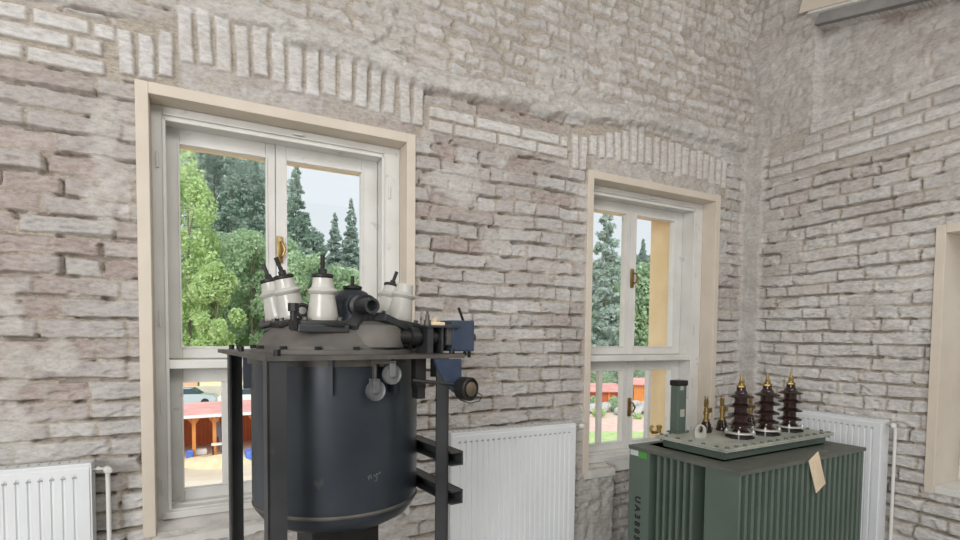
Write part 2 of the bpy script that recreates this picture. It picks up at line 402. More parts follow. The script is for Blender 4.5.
def lay_bricks(S, Z, h, R, G, B, A, rects, level=.008, seed=1, wash=1.1, tone=1.0):
    """explicit dressed bricks: (cx, cz, width, height, angle)"""
    for n, (cx, cz, w, hh, ang) in enumerate(rects):
        rnd = random.Random(seed*1000+n)
        rr = math.hypot(w, hh)/2+.02
        m = (abs(S-cx) < rr) & (abs(Z-cz) < rr)
        if not m.any(): continue
        s = S[m]-cx; z = Z[m]-cz; ca, sa = math.cos(ang), math.sin(ang)
        a = s*ca+z*sa; b = -s*sa+z*ca
        e = (vn(S[m], Z[m], .03, seed+n)-.5)*.004
        d = np.minimum(w/2-abs(a), hh/2-abs(b))+e
        k = sst(-.001, .005, d)
        lv = level+rnd.uniform(-.003, .003)+(fbm(S[m], Z[m], .08, seed+n)-.5)*.004
        h[m] = h[m]*(1-k)+lv*k
        R[m] *= (1-k); G[m] = G[m]*(1-k)+(tone+rnd.uniform(-.2, .1))*k
        wv = wash+rnd.uniform(-.22, .05)+(fbm(S[m], Z[m], .12, 3+n)-.5)*.5
        B[m] = B[m]*(1-k)+wv*k; A[m] *= (1-k)

def base_brick(S, Z, seed, redness):
    P_ = .0787
    d, bid, bid2, tilt, fz = courses(S, Z, P_, .285, seed, .42, .010, .006)
    rough = fbm(S*.6, Z, .05, seed+20, 4)-.5; big = fbm(S, Z, .7, seed+30, 3)
    e = d+rough*.010+(vn(S, Z, .014, seed+3)-.5)*.004
    k = sst(-.001, .007, e)
    worn = (bid2 > .86)
    flush = sst(.45, .60, fbm(S, Z, .22, seed+44, 3))            # joints smeared nearly full
    h = -(.011-.007*flush)*(1-k)+k*((bid-.5)*.013+tilt*.55-worn*.010)+rough*.014+(fbm(S*.45, Z, .020, seed+22, 3)-.5)*.008-.008*sst(.66, .74, fbm(S*.6, Z, .035, seed+24, 3))
    # open bed joints: a dark slot along the foot of many bricks, and some open head joints
    zb = fz*P_+(vn(S, Z, .06, seed+50)-.5)*.007
    slot = sst(.0090, .0055, abs(zb-.004))*sst(.41, .55, vn(S, np.floor(Z/P_+.1)*7.3, .17, seed+40))
    hole = sst(.66, .74, vn(S, Z, .045, seed+60))*sst(.007, .002, d)
    h -= .034*np.maximum(slot, hole)
    R = (1-k)*.95; G = np.clip(.10+bid*.85+(big-.5)*.9-redness, 0, 1)
    B = np.clip(.22+(big-.5)*1.9+(bid2-.5)*.7-redness*.8, 0, 1)
    return h, R, G, B, d

def soldiers(x0, x1, zb, zt, wid, seed, jitter=.012):
    out = []; x = x0; rnd = random.Random(seed)
    while x < x1-wid*.5:
        w = wid+rnd.uniform(-.006, .004); t = (x+w/2-x0)/(x1-x0)
        b = zb(t)+rnd.uniform(-jitter, jitter)*1.6; tt = zt(t)+rnd.uniform(-jitter, jitter)
        out.append((x+w/2, (b+tt)/2, w-.014, tt-b, (t-.5)*-.10+rnd.uniform(-.015, .015))); x += w
    return out
def runs(x0, x1, zc, hh, L, first, seed, gap=.012):
    out = []; x = x0; rnd = random.Random(seed); l = first
    while x < x1-.03:
        e = min(x+l, x1); out.append(((x+e)/2, zc, e-x-gap, hh, rnd.uniform(-.006, .006))); x = e; l = L+rnd.uniform(-.02, .02)
    return out

W1C, W2C = -3.2127, -.933
def back_shape(S, Z):
    red = .25*sst(.4, .6, fbm(S, Z, .55, 77, 2))*sst(2.7, 2.2, Z)*sst(1.2, 1.8, Z)
    h, R, G, B, d = base_brick(S, Z, 5, red)
    A = np.zeros_like(S)
    B = np.clip(B+.32*sst(1.6, .9, Z), 0, 1)
    rough = fbm(S, Z, .05, 31, 4)-.5
    # smears of plaster over the courses
    pm = fbm(S, Z, .30, 41, 4)
    loc = np.maximum(.10*np.exp(-((S+2.35)/.35)**2-((Z-2.45)/.25)**2), .12*sst(2.45, 2.7, Z))
    p = sst(.66, .73, pm+loc); A = np.maximum(A, p*.8); h = h*(1-.75*p)+p*(.004+rough*.012)
    # upper storey of the wall: small bricks, flush joints
    d2, b1, b2, t2, f2 = courses(S, Z, .072, .170, 8, .20, .026, .016)
    k2 = sst(-.004, .012, d2+rough*.034)
    hu = -.010*(1-k2)+k2*((b1-.5)*.014+t2*.4)+rough*.022
    up = sst(2.97, 3.01, Z+(fbm(S, Z, .25, 12, 3)-.5)*.10)
    h = h*(1-up)+hu*up; R = R*(1-up)+up*(1-k2)*.8; G = G*(1-up)+up*(.10+b1*.9); B = B*(1-up)+up*(.0+b2*.9); A = A*(1-up)
    pu = sst(.50, .64, fbm(S, Z, .34, 55, 5))*up; A = np.maximum(A, pu*.75); h += pu*rough*.02; hl = sst(.70, .78, vn(S, Z, .05, 57))*up*sst(.55, .7, fbm(S, Z, .4, 58, 2)); h -= .022*hl
    # bedding mortar around the relieving arches and the string course
    zone = np.zeros_like(S)
    for c, x0, x1 in ((W1C, -3.86, -2.57), (W2C, -1.65, -.27)):
        t = np.clip((S-x0)/(x1-x0), 0, 1); arc = 1-(2*t-1)**2
        top = 2.82+.13*arc; bot = 2.60
        zone = np.maximum(zone, sst(-.01, .01, S-x0)*sst(-.01, .01, x1-S)*sst(bot-.01, bot+.01, Z)*sst(top+.02, top-.01, Z))
    zone = np.maximum(zone, sst(2.635, 2.65, Z)*sst(2.80, 2.78, Z)*sst(-2.58, -2.56, S)*sst(-1.64, -1.66, S))
    zone = np.maximum(zone, sst(2.585, 2.595, Z)*sst(2.82, 2.80, Z)*sst(-3.85, -3.87, S))
    h = h*(1-zone)+zone*(-.010+rough*.012); R = R*(1-zone)+zone*.95; A = A*(1-zone)+zone*.12; B *= (1-zone*.5)
    # ragged plaster just over the window heads
    for x0, x1, zc in ((-3.66, -2.62, 2.66), (-1.50, -.32, 2.65)):
        q = sst(0, .03, S-x0)*sst(0, .03, x1-S)*sst(.075, .05, abs(Z-zc))
        h = h*(1-q)+q*(rough*.03-.004); R = R*(1-q)+q*.5*sst(.4, .6, fbm(S, Z, .07, 61, 3)); A = A*(1-q)+q*.35
    # the dressed bricks
    L_ = []
    L_ += soldiers(-3.865, -3.66, lambda t: 2.605+.06*t, lambda t: 2.79+.03*t, .070, 3)
    L_ += soldiers(-3.66, -2.71, lambda t: 2.735-.055*t, lambda t: 2.945-.065*t, .0735, 4)
    L_ += soldiers(-2.71, -2.565, lambda t: 2.655, lambda t: 2.868, .070, 5, .003)
    L_ += runs(-2.555, -1.665, 2.742, .058, .275, .275, 6)+runs(-2.555, -1.665, 2.675, .058, .275, .15, 7)
    L_ += runs(-5.0, -3.94, 2.765, .056, .27, .05, 8)+runs(-5.0, -3.90, 2.697, .056, .27, .18, 9)+runs(-5.0, -3.872, 2.625, .056, .26, .08, 10)
    L_ += [(-3.90, 2.765, .07, .056, 0)]
    L_ += soldiers(-1.645, -1.52, lambda t: 2.595, lambda t: 2.798, .062, 11, .003)
    L_ += soldiers(-1.515, -.29, lambda t: 2.69+.02*math.sin(t*3)-.02*t, lambda t: 2.80+.11*min(1, t*4)-.05*t*t, .068, 12)
    lay_bricks(S, Z, h, R, G, B, A, L_, .006)
    L2 = soldiers(-1.40, -.30, lambda t: 2.915-.02*t, lambda t: 2.985, .072, 13)
    lay_bricks(S, Z, h, R, G, B, A, L2, .0, 2, .35, .6)
    # protruding ragged plaster ledge
    zr = np.interp(S, [-5, -3.35, -3.17, -2.54, -1.80, -1.03, -.14, 0], [3.06, 2.99, 2.965, 2.895, 2.925, 3.015, 3.0, 3.0])+(fbm(S, Z*0, .3, 71, 3)-.5)*.03
    on = sst(-3.75, -3.2, S)
    r = sst(.075, .035, abs(Z-zr)+(fbm(S, Z, .10, 72, 4)-.5)*.05)*(.35+.65*on)
    h = h*(1-r)+r*(.030*on+.006+(fbm(S, Z, .045, 73, 4)-.5)*.03); A = np.maximum(A, r*.95); R *= (1-r)
    # plaster strip in the corner
    c = sst(-.115, -.085, S+(fbm(S, Z, .12, 81, 3)-.5)*.05)*sst(3.05, 2.9, Z)
    h = h*(1-c)+c*(.012+rough*.006); A = np.maximum(A, c*.85)
    # below the windows
    u1 = sst(.78, .75, Z)*sst(-3.80, -3.77, S)*sst(-2.62, -2.66, S)
    A = np.maximum(A, u1*.55*sst(.35, .6, fbm(S, Z, .12, 85, 4))); h = h*(1-u1)+u1*(rough*.035); R = R*(1-u1)+u1*.35
    pier = sst(.78, .76, Z)*sst(-1.56, -1.54, S)*sst(-1.262, -1.268, S)
    h = h*(1-pier)+pier*(.002+rough*.035); A = A*(1-pier)+pier*.7; R *= (1-pier)
    nich = (Z < .786) & (S > -1.266) & (S < -.36)
    h = np.where(nich, h-.10, h)
    return h, R, G, B, A

wb_ = wall_mesh('wall_back', (-5.0, 0.03), (0.0, 4.45), .0070, back_shape, lambda s, z, h: np.stack([s, -h, z], -1),
    [(W1C-.58, W1C+.58, .765, 2.598), (W2C-.58, W2C+.58, .785, 2.598)])

def right_shape(S, Z):       # S runs from the corner towards the room
    red = .10*sst(.5, .7, fbm(S, Z, .45, 177, 2))*sst(1.0, 1.5, Z)
    h, R, G, B, d = base_brick(S, Z, 23, red)
    A = np.zeros_like(S); rough = fbm(S, Z, .05, 131, 4)-.5
    B = np.clip(B+.48+.2*sst(1.9, 1.2, Z), 0, 1.3)
    p = sst(.68, .74, fbm(S, Z, .30, 141, 4)+.10*np.exp(-((S-1.05)/.2)**2-((Z-2.35)/.3)**2)+.05*sst(2.3, 2.6, Z)); A = np.maximum(A, p*.8); h = h*(1-.8*p)+p*(.003+rough*.01)
    up = sst(2.955, 2.975, Z)
    d2, b1, b2, t2, f2 = courses(S, Z, .088, .30, 28, .3, .02, .012)
    k2 = sst(-.004, .012, d2+rough*.02); pu = sst(.42, .60, fbm(S, Z, .5, 155, 4))
    h = h*(1-up)+up*(-.010*(1-k2)*(1-.7*pu)+rough*.022+(fbm(S, Z, .2, 157, 3)-.5)*.02)
    R = R*(1-up)+up*(1-k2)*.7; G = G*(1-up)+up*(.3+b1*.5); B = B*(1-up)+up*(.15+b2*.5); A = np.maximum(A*(1-up), up*pu*.65)
    zone = sst(2.70, 2.715, Z)*sst(3.02, 3.0, Z)*sst(.10, .13, S)
    h = h*(1-zone)+zone*(-.010+rough*.012); R = R*(1-zone)+zone*.75; A = A*(1-zone)+zone*.4
    L_ = runs(.12, 2.6, 2.773-.0, .062, .275, .18, 21)+runs(.13, 2.6, 2.847, .060, .27, .10, 22)
    lay_bricks(S, Z, h, R, G, B, A, L_, .006, 5, .85)
    L2 = runs(.40, 2.6, 2.992, .060, .275, .27, 24); lay_bricks(S, Z, h, R, G, B, A, L2, .006, 6, .8)
    L3 = runs(.36, 2.6, 2.92, .056, .15, .12, 23, .016); lay_bricks(S, Z, h, R, G, B, A, L3, .002, 7, .5, .7)
    c = sst(.10, .07, S+(fbm(S, Z, .12, 181, 3)-.5)*.05)*sst(3.05, 2.9, Z)
    h = h*(1-c)+c*(.010+rough*.006); A = np.maximum(A, c*.85)
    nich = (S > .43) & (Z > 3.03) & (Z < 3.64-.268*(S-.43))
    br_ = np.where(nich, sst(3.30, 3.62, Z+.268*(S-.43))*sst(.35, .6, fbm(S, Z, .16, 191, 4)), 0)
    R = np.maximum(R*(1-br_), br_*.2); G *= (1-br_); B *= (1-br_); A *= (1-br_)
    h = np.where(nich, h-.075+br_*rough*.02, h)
    return h, R, G, B, A
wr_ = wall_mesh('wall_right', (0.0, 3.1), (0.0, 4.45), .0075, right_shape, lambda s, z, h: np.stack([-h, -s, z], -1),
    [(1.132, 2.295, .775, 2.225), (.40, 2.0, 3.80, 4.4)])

o = MB().box(-7.2, -4.98, 0, .3, 0, 4.6).build('wall_back', 'sillplaster'); tag(o, kind='structure')
o = MB().box(0, .3, -6.2, -3.08, 0, 4.6).build('wall_right', 'sillplaster'); tag(o, kind='structure')
o = MB().box(-7.4, -7.2, -6.4, .3, 0, 4.6).build('wall_left', 'sillplaster'); tag(o, kind='structure')
o = MB().box(-7.4, .3, -6.4, -6.2, 0, 4.6).build('wall_front', 'sillplaster'); tag(o, kind='structure')
o = MB().box(-7.4, .6, -6.4, .6, 4.44, 4.6).build('ceiling', 'sillplaster'); tag(o, kind='structure')
fl = MB().box(-7.2, .02, -6.2, .02, -.12, 0).build('floor', 'floor'); tag(fl, kind='structure')

# ------------------------------------------------------------------ windows
def window(name, loc, rz, zt=2.606, zb=.756, lower=True, bars=True, low_handle=True, dy=0.0):
    w = empty(name, loc, rz, kind='structure')
    zo = zt-2.606                                  # everything above the transom shifts with the head height
    def P(n, mb, mat, par=None):
        o = mb.build(n, mat, par or w)
        if par is None and n != 'casing': o.location.y = dy
        return o
    m = MB(); t = .046
    yc = .10+dy; m.box(-.5915, -.5915+t, -.012, yc, zb, zt, ch=.003); m.box(.5915-t, .5915, -.012, yc, zb, zt, ch=.003); m.box(-.5915+t, .5915-t, -.012, yc, zt-t, zt, ch=.003)
    P('casing', m, 'casing')
    m = MB(); zi = zt-.096; iL, iR = -.503, .460
    m.box(-.546, iL, .10, .26, .79, zt-t, ch=.002); m.box(iR, .546, .10, .26, .79, zt-t, ch=.002); m.box(iL, iR, .10, .26, zi, zt-t, ch=.002)
    m.box(iL, iR, .10, .26, .79, .830, ch=.002)
    m.box(iL-.004, iL+.010, .092, .101, .83, zi+.004, ch=.003); m.box(iR-.010, iR+.004, .092, .101, .83, zi+.004, ch=.003); m.box(iL, iR, .092, .101, zi-.010, zi+.004, ch=.003)
    m.box(iL, iR, .088, .101, zi+.012, zi+.018, ch=.002)
    fr = P('frame', m, 'white_wood')
    if lower:
        P('transom', MB().box(iL, iR, .096, .26, 1.446+zo*0, 1.484, ch=.004), 'white_wood', fr)
        P('latch', MB().box(.0, .02, .086, .10, 1.456, 1.474, ch=.003), 'plastic', fr)
    P('head_catch', MB().box(.02, .065, .082, .098, zi+.024, zi+.034, ch=.003), 'plastic', fr)
    def sash(x0, x1, z0, z1, gx0, gx1, gz0, gz1, bar=None):
        s = MB(); a, b = .200, .245
        s.box(x0, gx0, a, b, z0, z1, ch=.004); s.box(gx1, x1, a, b, z0, z1, ch=.004)
        s.box(gx0, gx1, a, b, z0, gz0, ch=.004); s.box(gx0, gx1, a, b, gz1, z1, ch=.004)
        for q in ((gx0-.007, gx0+.001), (gx1-.001, gx1+.007)): s.box(q[0], q[1], a-.006, a+.004, gz0-.007, gz1+.007, ch=.002)
        for q in ((gz0-.007, gz0+.001), (gz1-.001, gz1+.007)): s.box(gx0, gx1, a-.006, a+.004, q[0], q[1], ch=.002)
        if bar: s.box(bar-.014, bar+.014, a+.004, b-.004, gz0, gz1, ch=.003)
        o = P('sash', s, 'white_wood')
        edges = [gx0-.003]+([bar] if bar else [])+[gx1+.003]
        for q0, q1 in zip(edges[:-1], edges[1:]): P('pane', MB().box(q0, q1, .221, .224, gz0-.003, gz1+.003), 'glass', o)
        return o
    zg = 2.443+zo
    zs = 1.487 if lower else .832; zg0 = 1.541 if lower else .885
    sl = sash(-.505, -.046, zs, zi+.012, -.447, -.088, zg0, zg)
    sr = sash(-.044, .458, zs, zi+.012, .005, .373, zg0, zg)
    lows = []
    if lower:
        lows.append(sash(-.505, -.046, .828, 1.444, -.447, -.088, .885, 1.378, -.276 if bars else None))
        lows.append(sash(-.044, .458, .828, 1.444, .005, .373, .885, 1.378, .172 if bars else None))
    def handle(z, par):
        h = MB(); h.box(-.043, -.015, .186, .200, z-.065, z+.065, ch=.006)
        h.tube([(-.028, .19, z+.035), (-.020, .165, z+.03), (-.008, .160, z), (-.018, .165, z-.03), (-.028, .19, z-.035)], .006, 8)
        P('handle', h, 'brass', par)
    handle(2.01+zo if lower else 1.5, sr)
    if lower and low_handle: handle(1.12, lows[1])
    for z in (2.33+zo, 1.66, 1.28, .93):
        for xx in (iL-.022, iR+.030):
            P('hinge', MB().cyl((xx, .094, z-.03), (xx, .094, z+.03), .0055, seg=10).cyl((xx, .094, z+.03), (xx, .094, z+.038), .003, seg=8), 'white_wood', fr)
    P('stool', MB().box(iL, iR, .15, .26, .826, .838, ch=.002).box(-.53, .53, .086, .15, .79, .822, ch=.005), 'white_wood', fr)
    # outside: plastered reveal
    m = MB(); y0, y1 = .262, .50
    m.box(-.80, -.49, y0, y1, .60, zt+.3); m.box(.45, .80, y0, y1, .60, zt+.3); m.box(-.49, .45, y0, y1, zt-.096, zt+.3); m.box(-.49, .45, y0, y1+.03, .60, .80)
    P('reveal', m, 'ochre')
    return w
w1 = window('window_1', (W1C, 0, 0), 0)
w2 = window('window_2', (W2C, 0, 0), 0)
w3 = window('window_3', (0, -1.7135, 0), -math.pi/2, zt=2.232, zb=.755, dy=.18)
# sills: sloping rough plaster at window 1, short smooth ledge at window 2, painted board at window 3
def sill(name, x0, x1, y0, z0, y1, z1, mat, parent, rough=.006, lump=0):
    n = int((x1-x0)/.012); k = 12; vs = []; fs = []
    for i in range(n+1):
        for j in range(k+1):
            x = x0+(x1-x0)*i/n; t = j/k; y = y0+(y1-y0)*t; z = z0+(z1-z0)*t
            q = float(fbm(np.array([x]), np.array([y+.3]), .06, 91, 3)[0])-.5
            vs.append((x, y, z+q*rough*2))
    base = len(vs)
    for i in range(n+1): x = x0+(x1-x0)*i/n; q = float(fbm(np.array([x]), np.array([.9]), .05, 95, 3)[0])-.5; vs.append((x, y0-.002, z0-.045+q*lump))
    for i in range(n):
        for j in range(k): a = i*(k+1)+j; fs.append((a, a+k+1, a+k+2, a+1))
        fs.append((base+i, base+i+1, (i+1)*(k+1), i*(k+1)))
    m = MB(); m._add(vs, fs, None, True); return m.build(name, mat, parent)
sill('sill', -.56, .56, -.022, .748, .12, .792, 'sillplaster', w1, .008, .05)
sill('sill', -.585, -.335, -.016, .774, .12, .790, 'sillplaster', w2, .002)
MB().box(-.335, .55, .085, .12, .72, .79).build('apron', 'white_wood', w2)
MB().box(-.545, .545, -.010, .30, .760, .800, ch=.004).build('sill', 'white_wood', w3)

# upper opening of the right wall: casing foot, plaster sill and dark concrete lintel over the niche
w4 = empty('window_4', (0, 0, 0), kind='structure')
MB().box(-.032, .10, -.66, -.295, 3.745, 4.32, ch=.003).box(.10, .16, -2.0, -.30, 3.70, 4.9).build('casing', 'casing', w4)
MB().prism([(-.045, 3.645), (-.045, 3.675), (-.02, 3.72), (.16, 3.76), (.16, 3.67), (.06, 3.645)], -2.05, -.44, Matrix(((1,0,0,0),(0,0,1,0),(0,1,0,0),(0,0,0,1)))).build('lintel', 'concrete', w4)
MB().prism([(.0, 3.71), (-.035, 3.725), (-.015, 3.76), (.16, 3.79), (.16, 3.71)], -2.05, -.36, Matrix(((1,0,0,0),(0,0,1,0),(0,1,0,0),(0,0,0,1)))).build('sill', 'sillplaster', w4)

tilt4 = Matrix.Translation((0, -.43, 3.65)) @ Matrix.Rotation(math.radians(15), 4, 'X') @ Matrix.Translation((0, .43, -3.65))
for ch in w4.children: ch.data.transform(tilt4)
# ------------------------------------------------------------------ radiators
def radiator(name, loc, rz, x0, x1, ztop, zbot, label, valve=None, pipe=None, rib=.0333, depth=.085):
    """local: x along the wall, y=0 the front face, +y towards the wall"""
    r = empty(name, loc, rz, label=label, cat='radiator')
    m = MB(); n = int((x1-x0-.05)/rib); s0 = x0+((x1-x0)-n*rib)/2
    prof = [(x0+.002, .006), (x0+.006, 0)]
    for i in range(n):
        a = s0+i*rib; prof += [(a+.009, .0), (a+.013, .0055), (a+.018, .0055), (a+.022, 0)]
    prof += [(x1-.006, 0), (x1-.002, .006)]
    zs = [(zbot, .012), (zbot+.015, .002), (zbot+.035, None), (ztop-.055, None), (ztop-.040, .0), (ztop-.022, .0), (ztop-.014, .006)]
    vs = []; fs = []
    for z, ov in zs:
        for x, y in prof: vs.append((x, y if ov is None else max(ov, .006 if (x < x0+.004 or x > x1-.004) else ov), z))
    k = len(prof)
    for j in range(len(zs)-1):
        for i in range(k-1): fs.append((j*k+i, j*k+i+1, (j+1)*k+i+1, (j+1)*k+i))
    m._add(vs, fs); m.box(x0+.004, x1-.004, .014, .024, zbot, ztop-.016)
    fp_ = m.build('front_panel', 'radiator', r)
    MB().box(x0+.01, x1-.01, depth-.012, depth, zbot+.01, ztop-.02, ch=.003).build('rear_panel', 'radiator', r)
    t = MB(); t.box(x0, x1, .004, depth-.004, ztop-.016, ztop-.002, ch=.003); tc_ = t.build('top_cover', 'radiator', r)
    s = MB()
    for i in range(int((x1-x0-.04)/.030)):
        a = x0+.03+i*.030; s.box(a, a+.005, .034, depth-.022, ztop-.0035, ztop-.0016)
    merge(tc_, s.build('vent_slots', 'slot', r))
    d = MB()
    for i in range(n): a = s0+i*rib+.014; d.box(a-.008, a+.008, -.0015, .004, ztop-.056, ztop-.050, ch=.001)
    merge(fp_, d.build('pressed_marks', 'slot', r))
    for sx in ((x0, x0+.004), (x1-.004, x1)): MB().box(sx[0]-.001, sx[1]+.001, .004, depth-.004, zbot+.01, ztop-.004, ch=.001).build('side_cover', 'radiator', r)
    for bx in (x0+.15, x1-.15): MB().box(bx-.015, bx+.015, depth, depth+.014, ztop-.15, ztop-.11).build('wall_bracket', 'radiator', r); MB().box(bx-.015, bx+.015, depth, depth+.014, zbot+.1, zbot+.14).build('wall_bracket', 'radiator', r)
    if valve:
        sgn, zv = valve; xe = x1 if sgn > 0 else x0; yv = depth*.5
        v = MB(); v.cyl((xe, yv, zv), (xe+sgn*.045, yv, zv), .009, seg=12); v.cyl((xe+sgn*.012, yv, zv), (xe+sgn*.024, yv, zv), .013, seg=6)
        v.cyl((xe+sgn*.045, yv+.012, zv), (xe+sgn*.045, yv-.02, zv), .010, seg=12); v.build('valve', 'lightmetal', r)
        hd = MB(); hd.lathe([(0, 0), (.012, 0), (.014, .004), (.014, .024), (.011, .030), (0, .031)], 16, aim((xe+sgn*.045, yv-.015, zv), (sgn*.4, -1, 0))); hd.build('valve_knob', 'plastic', r)
        if pipe: MB().tube([(xe+sgn*.045, yv, zv), (xe+sgn*.046, yv+.004, zv-.03), (xe+sgn*.046, yv+.006, zv-.06), (xe+sgn*.046, yv+.006, .02)], .0085, 12).build('pipe', 'plastic', r)
    return r
radiator('panel_radiator', (0, -.125, 0), 0, -4.75, -3.955, 1.112, .22, 'white panel radiator left of the larger near window, cut off by the picture edge', (1, 1.075), True)
r2_ = radiator('panel_radiator', (0, -.118, 0), 0, -2.462, -1.664, 1.106, .22, 'white panel radiator between the two windows behind the black tank', (1, 1.08), False)
radiator('panel_radiator', (-.118, 0, 0), -math.pi/2, .26, .955, 1.142, .22, 'white panel radiator on the right wall behind the green transformer', (1, 1.118), True)

# ------------------------------------------------------------------ oil tank apparatus on its angle-iron frame
T = empty('tank_transformer', (-3.19, -.765, 0), .10, label='dark cylindrical oil tank transformer with porcelain bushings, standing in an angle iron frame', cat='transformer')
PZ = 1.545
def P(n, mb, mat, par=None, lab=None):
    o = mb.build(n, mat, par or T)
    if lab: o['label'] = lab
    return o
m = MB()
poly = [(-.286, -.345), (.296, -.345), (.300, .375), (-.304, .375)]
m.prism(poly, PZ-.012, PZ)
fp = P('top_plate', m, 'steel_edge')
m = MB()
for x, y in ((-.26, .36), (-.235, .362), (-.27, .1), (-.25, -.31), (.27, -.31), (.27, .34), (0, .36)): m.cyl((x, y, PZ), (x, y, PZ+.016), .009, seg=12)
each(m, 'bolt', 'black', fp)
def angle(x, y, sx, sy, w, t, z0, z1):
    q = MB(); q.box(min(x, x+sx*w), max(x, x+sx*w), min(y, y+sy*t), max(y, y+sy*t), z0, z1); q.box(min(x, x+sx*t), max(x, x+sx*t), min(y, y+sy*w), max(y, y+sy*w), z0, z1); return q
P('leg', angle(-.281, -.339, 1, 1, .047, .006, 0, PZ-.012), 'steel_dark')
P('leg', angle(.243, -.339, -1, 1, .042, .006, 0, PZ-.012), 'steel_dark')
P('leg', angle(-.283, .300, 1, -1, .047, .006, 0, PZ-.012), 'steel_dark')
P('leg', angle(.243, .300, -1, -1, .045, .006, 0, PZ-.012), 'steel_dark')
for z in (1.203, 1.083):
    q = MB(); x0, x1, ya, yb = .246, .288, -.352, .34; h = .043
    q.box(x0, x1, ya, yb, z+h-.005, z+h); q.box(x0, x1, ya, yb, z, z+.005); q.box(x1-.005, x1, ya, yb, z, z+h)
    P('side_rail', q, 'steel_dark')
q = MB(); q.box(-.28, .24, -.02, .02, .30, .34); q.box(-.283, -.243, -.33, .30, .30, .305); q.box(.205, .243, -.33, .30, .30, .305)
P('lower_brace', q, 'steel_dark')
CX, CY, RR = .004, -.016, .262
mt = Matrix.Translation((CX, CY, 0))
m = MB(); m.lathe([(.0, .975), (.12, .985), (.19, 1.005), (.235, 1.030), (.256, 1.060), (RR, 1.095), (RR, PZ-.012)], 64, mt)
tk = P('tank', m, 'tank')
m = MB(); m.lathe([(RR-.003, 1.068), (RR+.001, 1.072), (RR+.001, 1.076), (RR-.002, 1.080)], 64, mt, cap=False)
m.lathe([(RR, PZ-.035), (RR+.010, PZ-.034), (RR+.010, PZ-.013)], 64, mt, cap=False)
each(m, 'weld_seam', 'steel_edge', tk)
for a in range(0, 360, 40):
    an = math.radians(a+8); q = MB(); q.box(RR-.004, RR+.022, -.006, .006, PZ-.115, PZ-.014, mt @ Matrix.Rotation(an, 4, 'Z')); P('rib', q, 'tank', tk)
m = MB(); m.box(CX-.11, CX+.11, CY-.09, CY+.09, .345, .99, ch=.004); P('pedestal', m, 'black')
ck = MB()
def on_tank(x, z): return (CX+x, CY-math.sqrt((RR+.0006)**2-x*x), z)
for st in ([(.004, 1.190), (.006, 1.178), (.009, 1.190), (.013, 1.193), (.015, 1.180)], [(.022, 1.192), (.026, 1.184), (.031, 1.192)], [(.032, 1.194), (.033, 1.180), (.030, 1.170), (.026, 1.172)], [(.036, 1.190), (.046, 1.196)]):
    ck.tube([on_tank(x, z) for x, z in st], .0011, 6)
P('chalk_mark', ck, 'disc', tk)
# lid: flanged shallow dome
m = MB(); m.lathe([(.262, PZ), (.262, PZ+.012), (.246, PZ+.013), (.246, PZ+.022), (.238, PZ+.030), (.225, PZ+.055), (.195, PZ+.078), (.150, PZ+.096), (.09, PZ+.108), (.0, PZ+.112)], 64, mt)
ld = P('lid', m, 'lid')
m = MB()
for a in range(0, 360, 24): an = math.radians(a); m.hexbolt((CX+.254*math.cos(an), CY+.254*math.sin(an), PZ+.012), .010, .010)
each(m, 'bolt', 'black', ld)
m = MB(); m.lathe([(.09, PZ+.02), (.09, PZ+.06), (.075, PZ+.085), (.045, PZ+.098), (0, PZ+.10)], 36, Matrix.Translation((.065, -.185, 0))); P('hatch_boss', m, 'lid', ld)
def bushing(base, d, cap=True, rod=.05, rodd=None, k=1.0):
    d = Vector(d).normalized(); b = Vector(base); M_ = aim(b, d)
    fq = MB(); fq.box(-.062, .062, -.062, .062, -.018, .0, M_, ch=.003); fq.box(-.052, .052, -.052, .052, -.034, -.018, M_, ch=.003); fq.lathe([(.050, -.075), (.046, -.034)], 20, M_)
    fl_ = P('bushing_flange', fq, 'black')
    bq = MB()
    for x in (-.048, .048):
        for y in (-.048, .048): bq.hexbolt(M_ @ Vector((x, y, 0)), .008, .009, d)
    each(bq, 'bolt', 'steel_edge', fl_)
    pq = MB(); H = .122*k
    pr = [(.043, 0), (.0445, .008), (.044, .014), (.040, .040), (.0355, .066), (.0345, .074), (.0405, .080), (.0425, .085), (.040, .089), (.0325, .094), (.0290, .110), (.0280, .122)]
    pq.lathe([(r, z*k) for r, z in pr], 36, M_); por = P('porcelain_insulator', pq, 'porcelain')
    if cap:
        cq = MB(); cq.lathe([(.028, H), (.0305, H+.003), (.0305, H+.010), (.025, H+.013), (.012, H+.014), (.010, H+.022)], 24, M_); P('metal_cap', cq, 'black', por)
        rd = Vector(rodd).normalized() if rodd else d
        top = M_ @ Vector((0, 0, H+.016)); rq = MB(); rq.cyl(top, top+rd*rod, .0065, seg=10); rq.cyl(top, top+rd*.010, .012, seg=6); P('terminal_rod', rq, 'black', por)
    return por
bushing((-.088, -.165, 1.645), (-.02, -.06, 1), rod=.050)
bushing((-.138, -.030, 1.652), (-.24, .0, 1), rod=.052, rodd=(-.42, 0, 1))
bushing((-.152, .090, 1.650), (-.24, .08, 1), rod=.045, rodd=(-.36, .1, 1))
bushing((.212, -.045, 1.652), (.17, -.04, 1), cap=False, k=1.04)
bushing((.225, .115, 1.665), (.30, .10, 1), rod=.048, rodd=(.35, -.1, 1))
# tilted flange slabs between the bushings
for (a, b, wd) in (((.06, -.24, 1.655), (.215, -.18, 1.605), .05), ((.09, -.10, 1.66), (.24, -.16, 1.615), .035), ((-.17, -.20, 1.618), (-.03, -.22, 1.618), .03), ((-.02, -.22, 1.622), (.035, -.16, 1.665), .04)):
    a = Vector(a); b = Vector(b); d = b-a; Mx = Matrix.Translation((a+b)/2) @ d.to_track_quat('X', 'Z').to_matrix().to_4x4()
    P('clamp_bar', MB().box(-d.length/2, d.length/2, -wd/2, wd/2, -.011, .011, Mx, ch=.003), 'steel_dark')
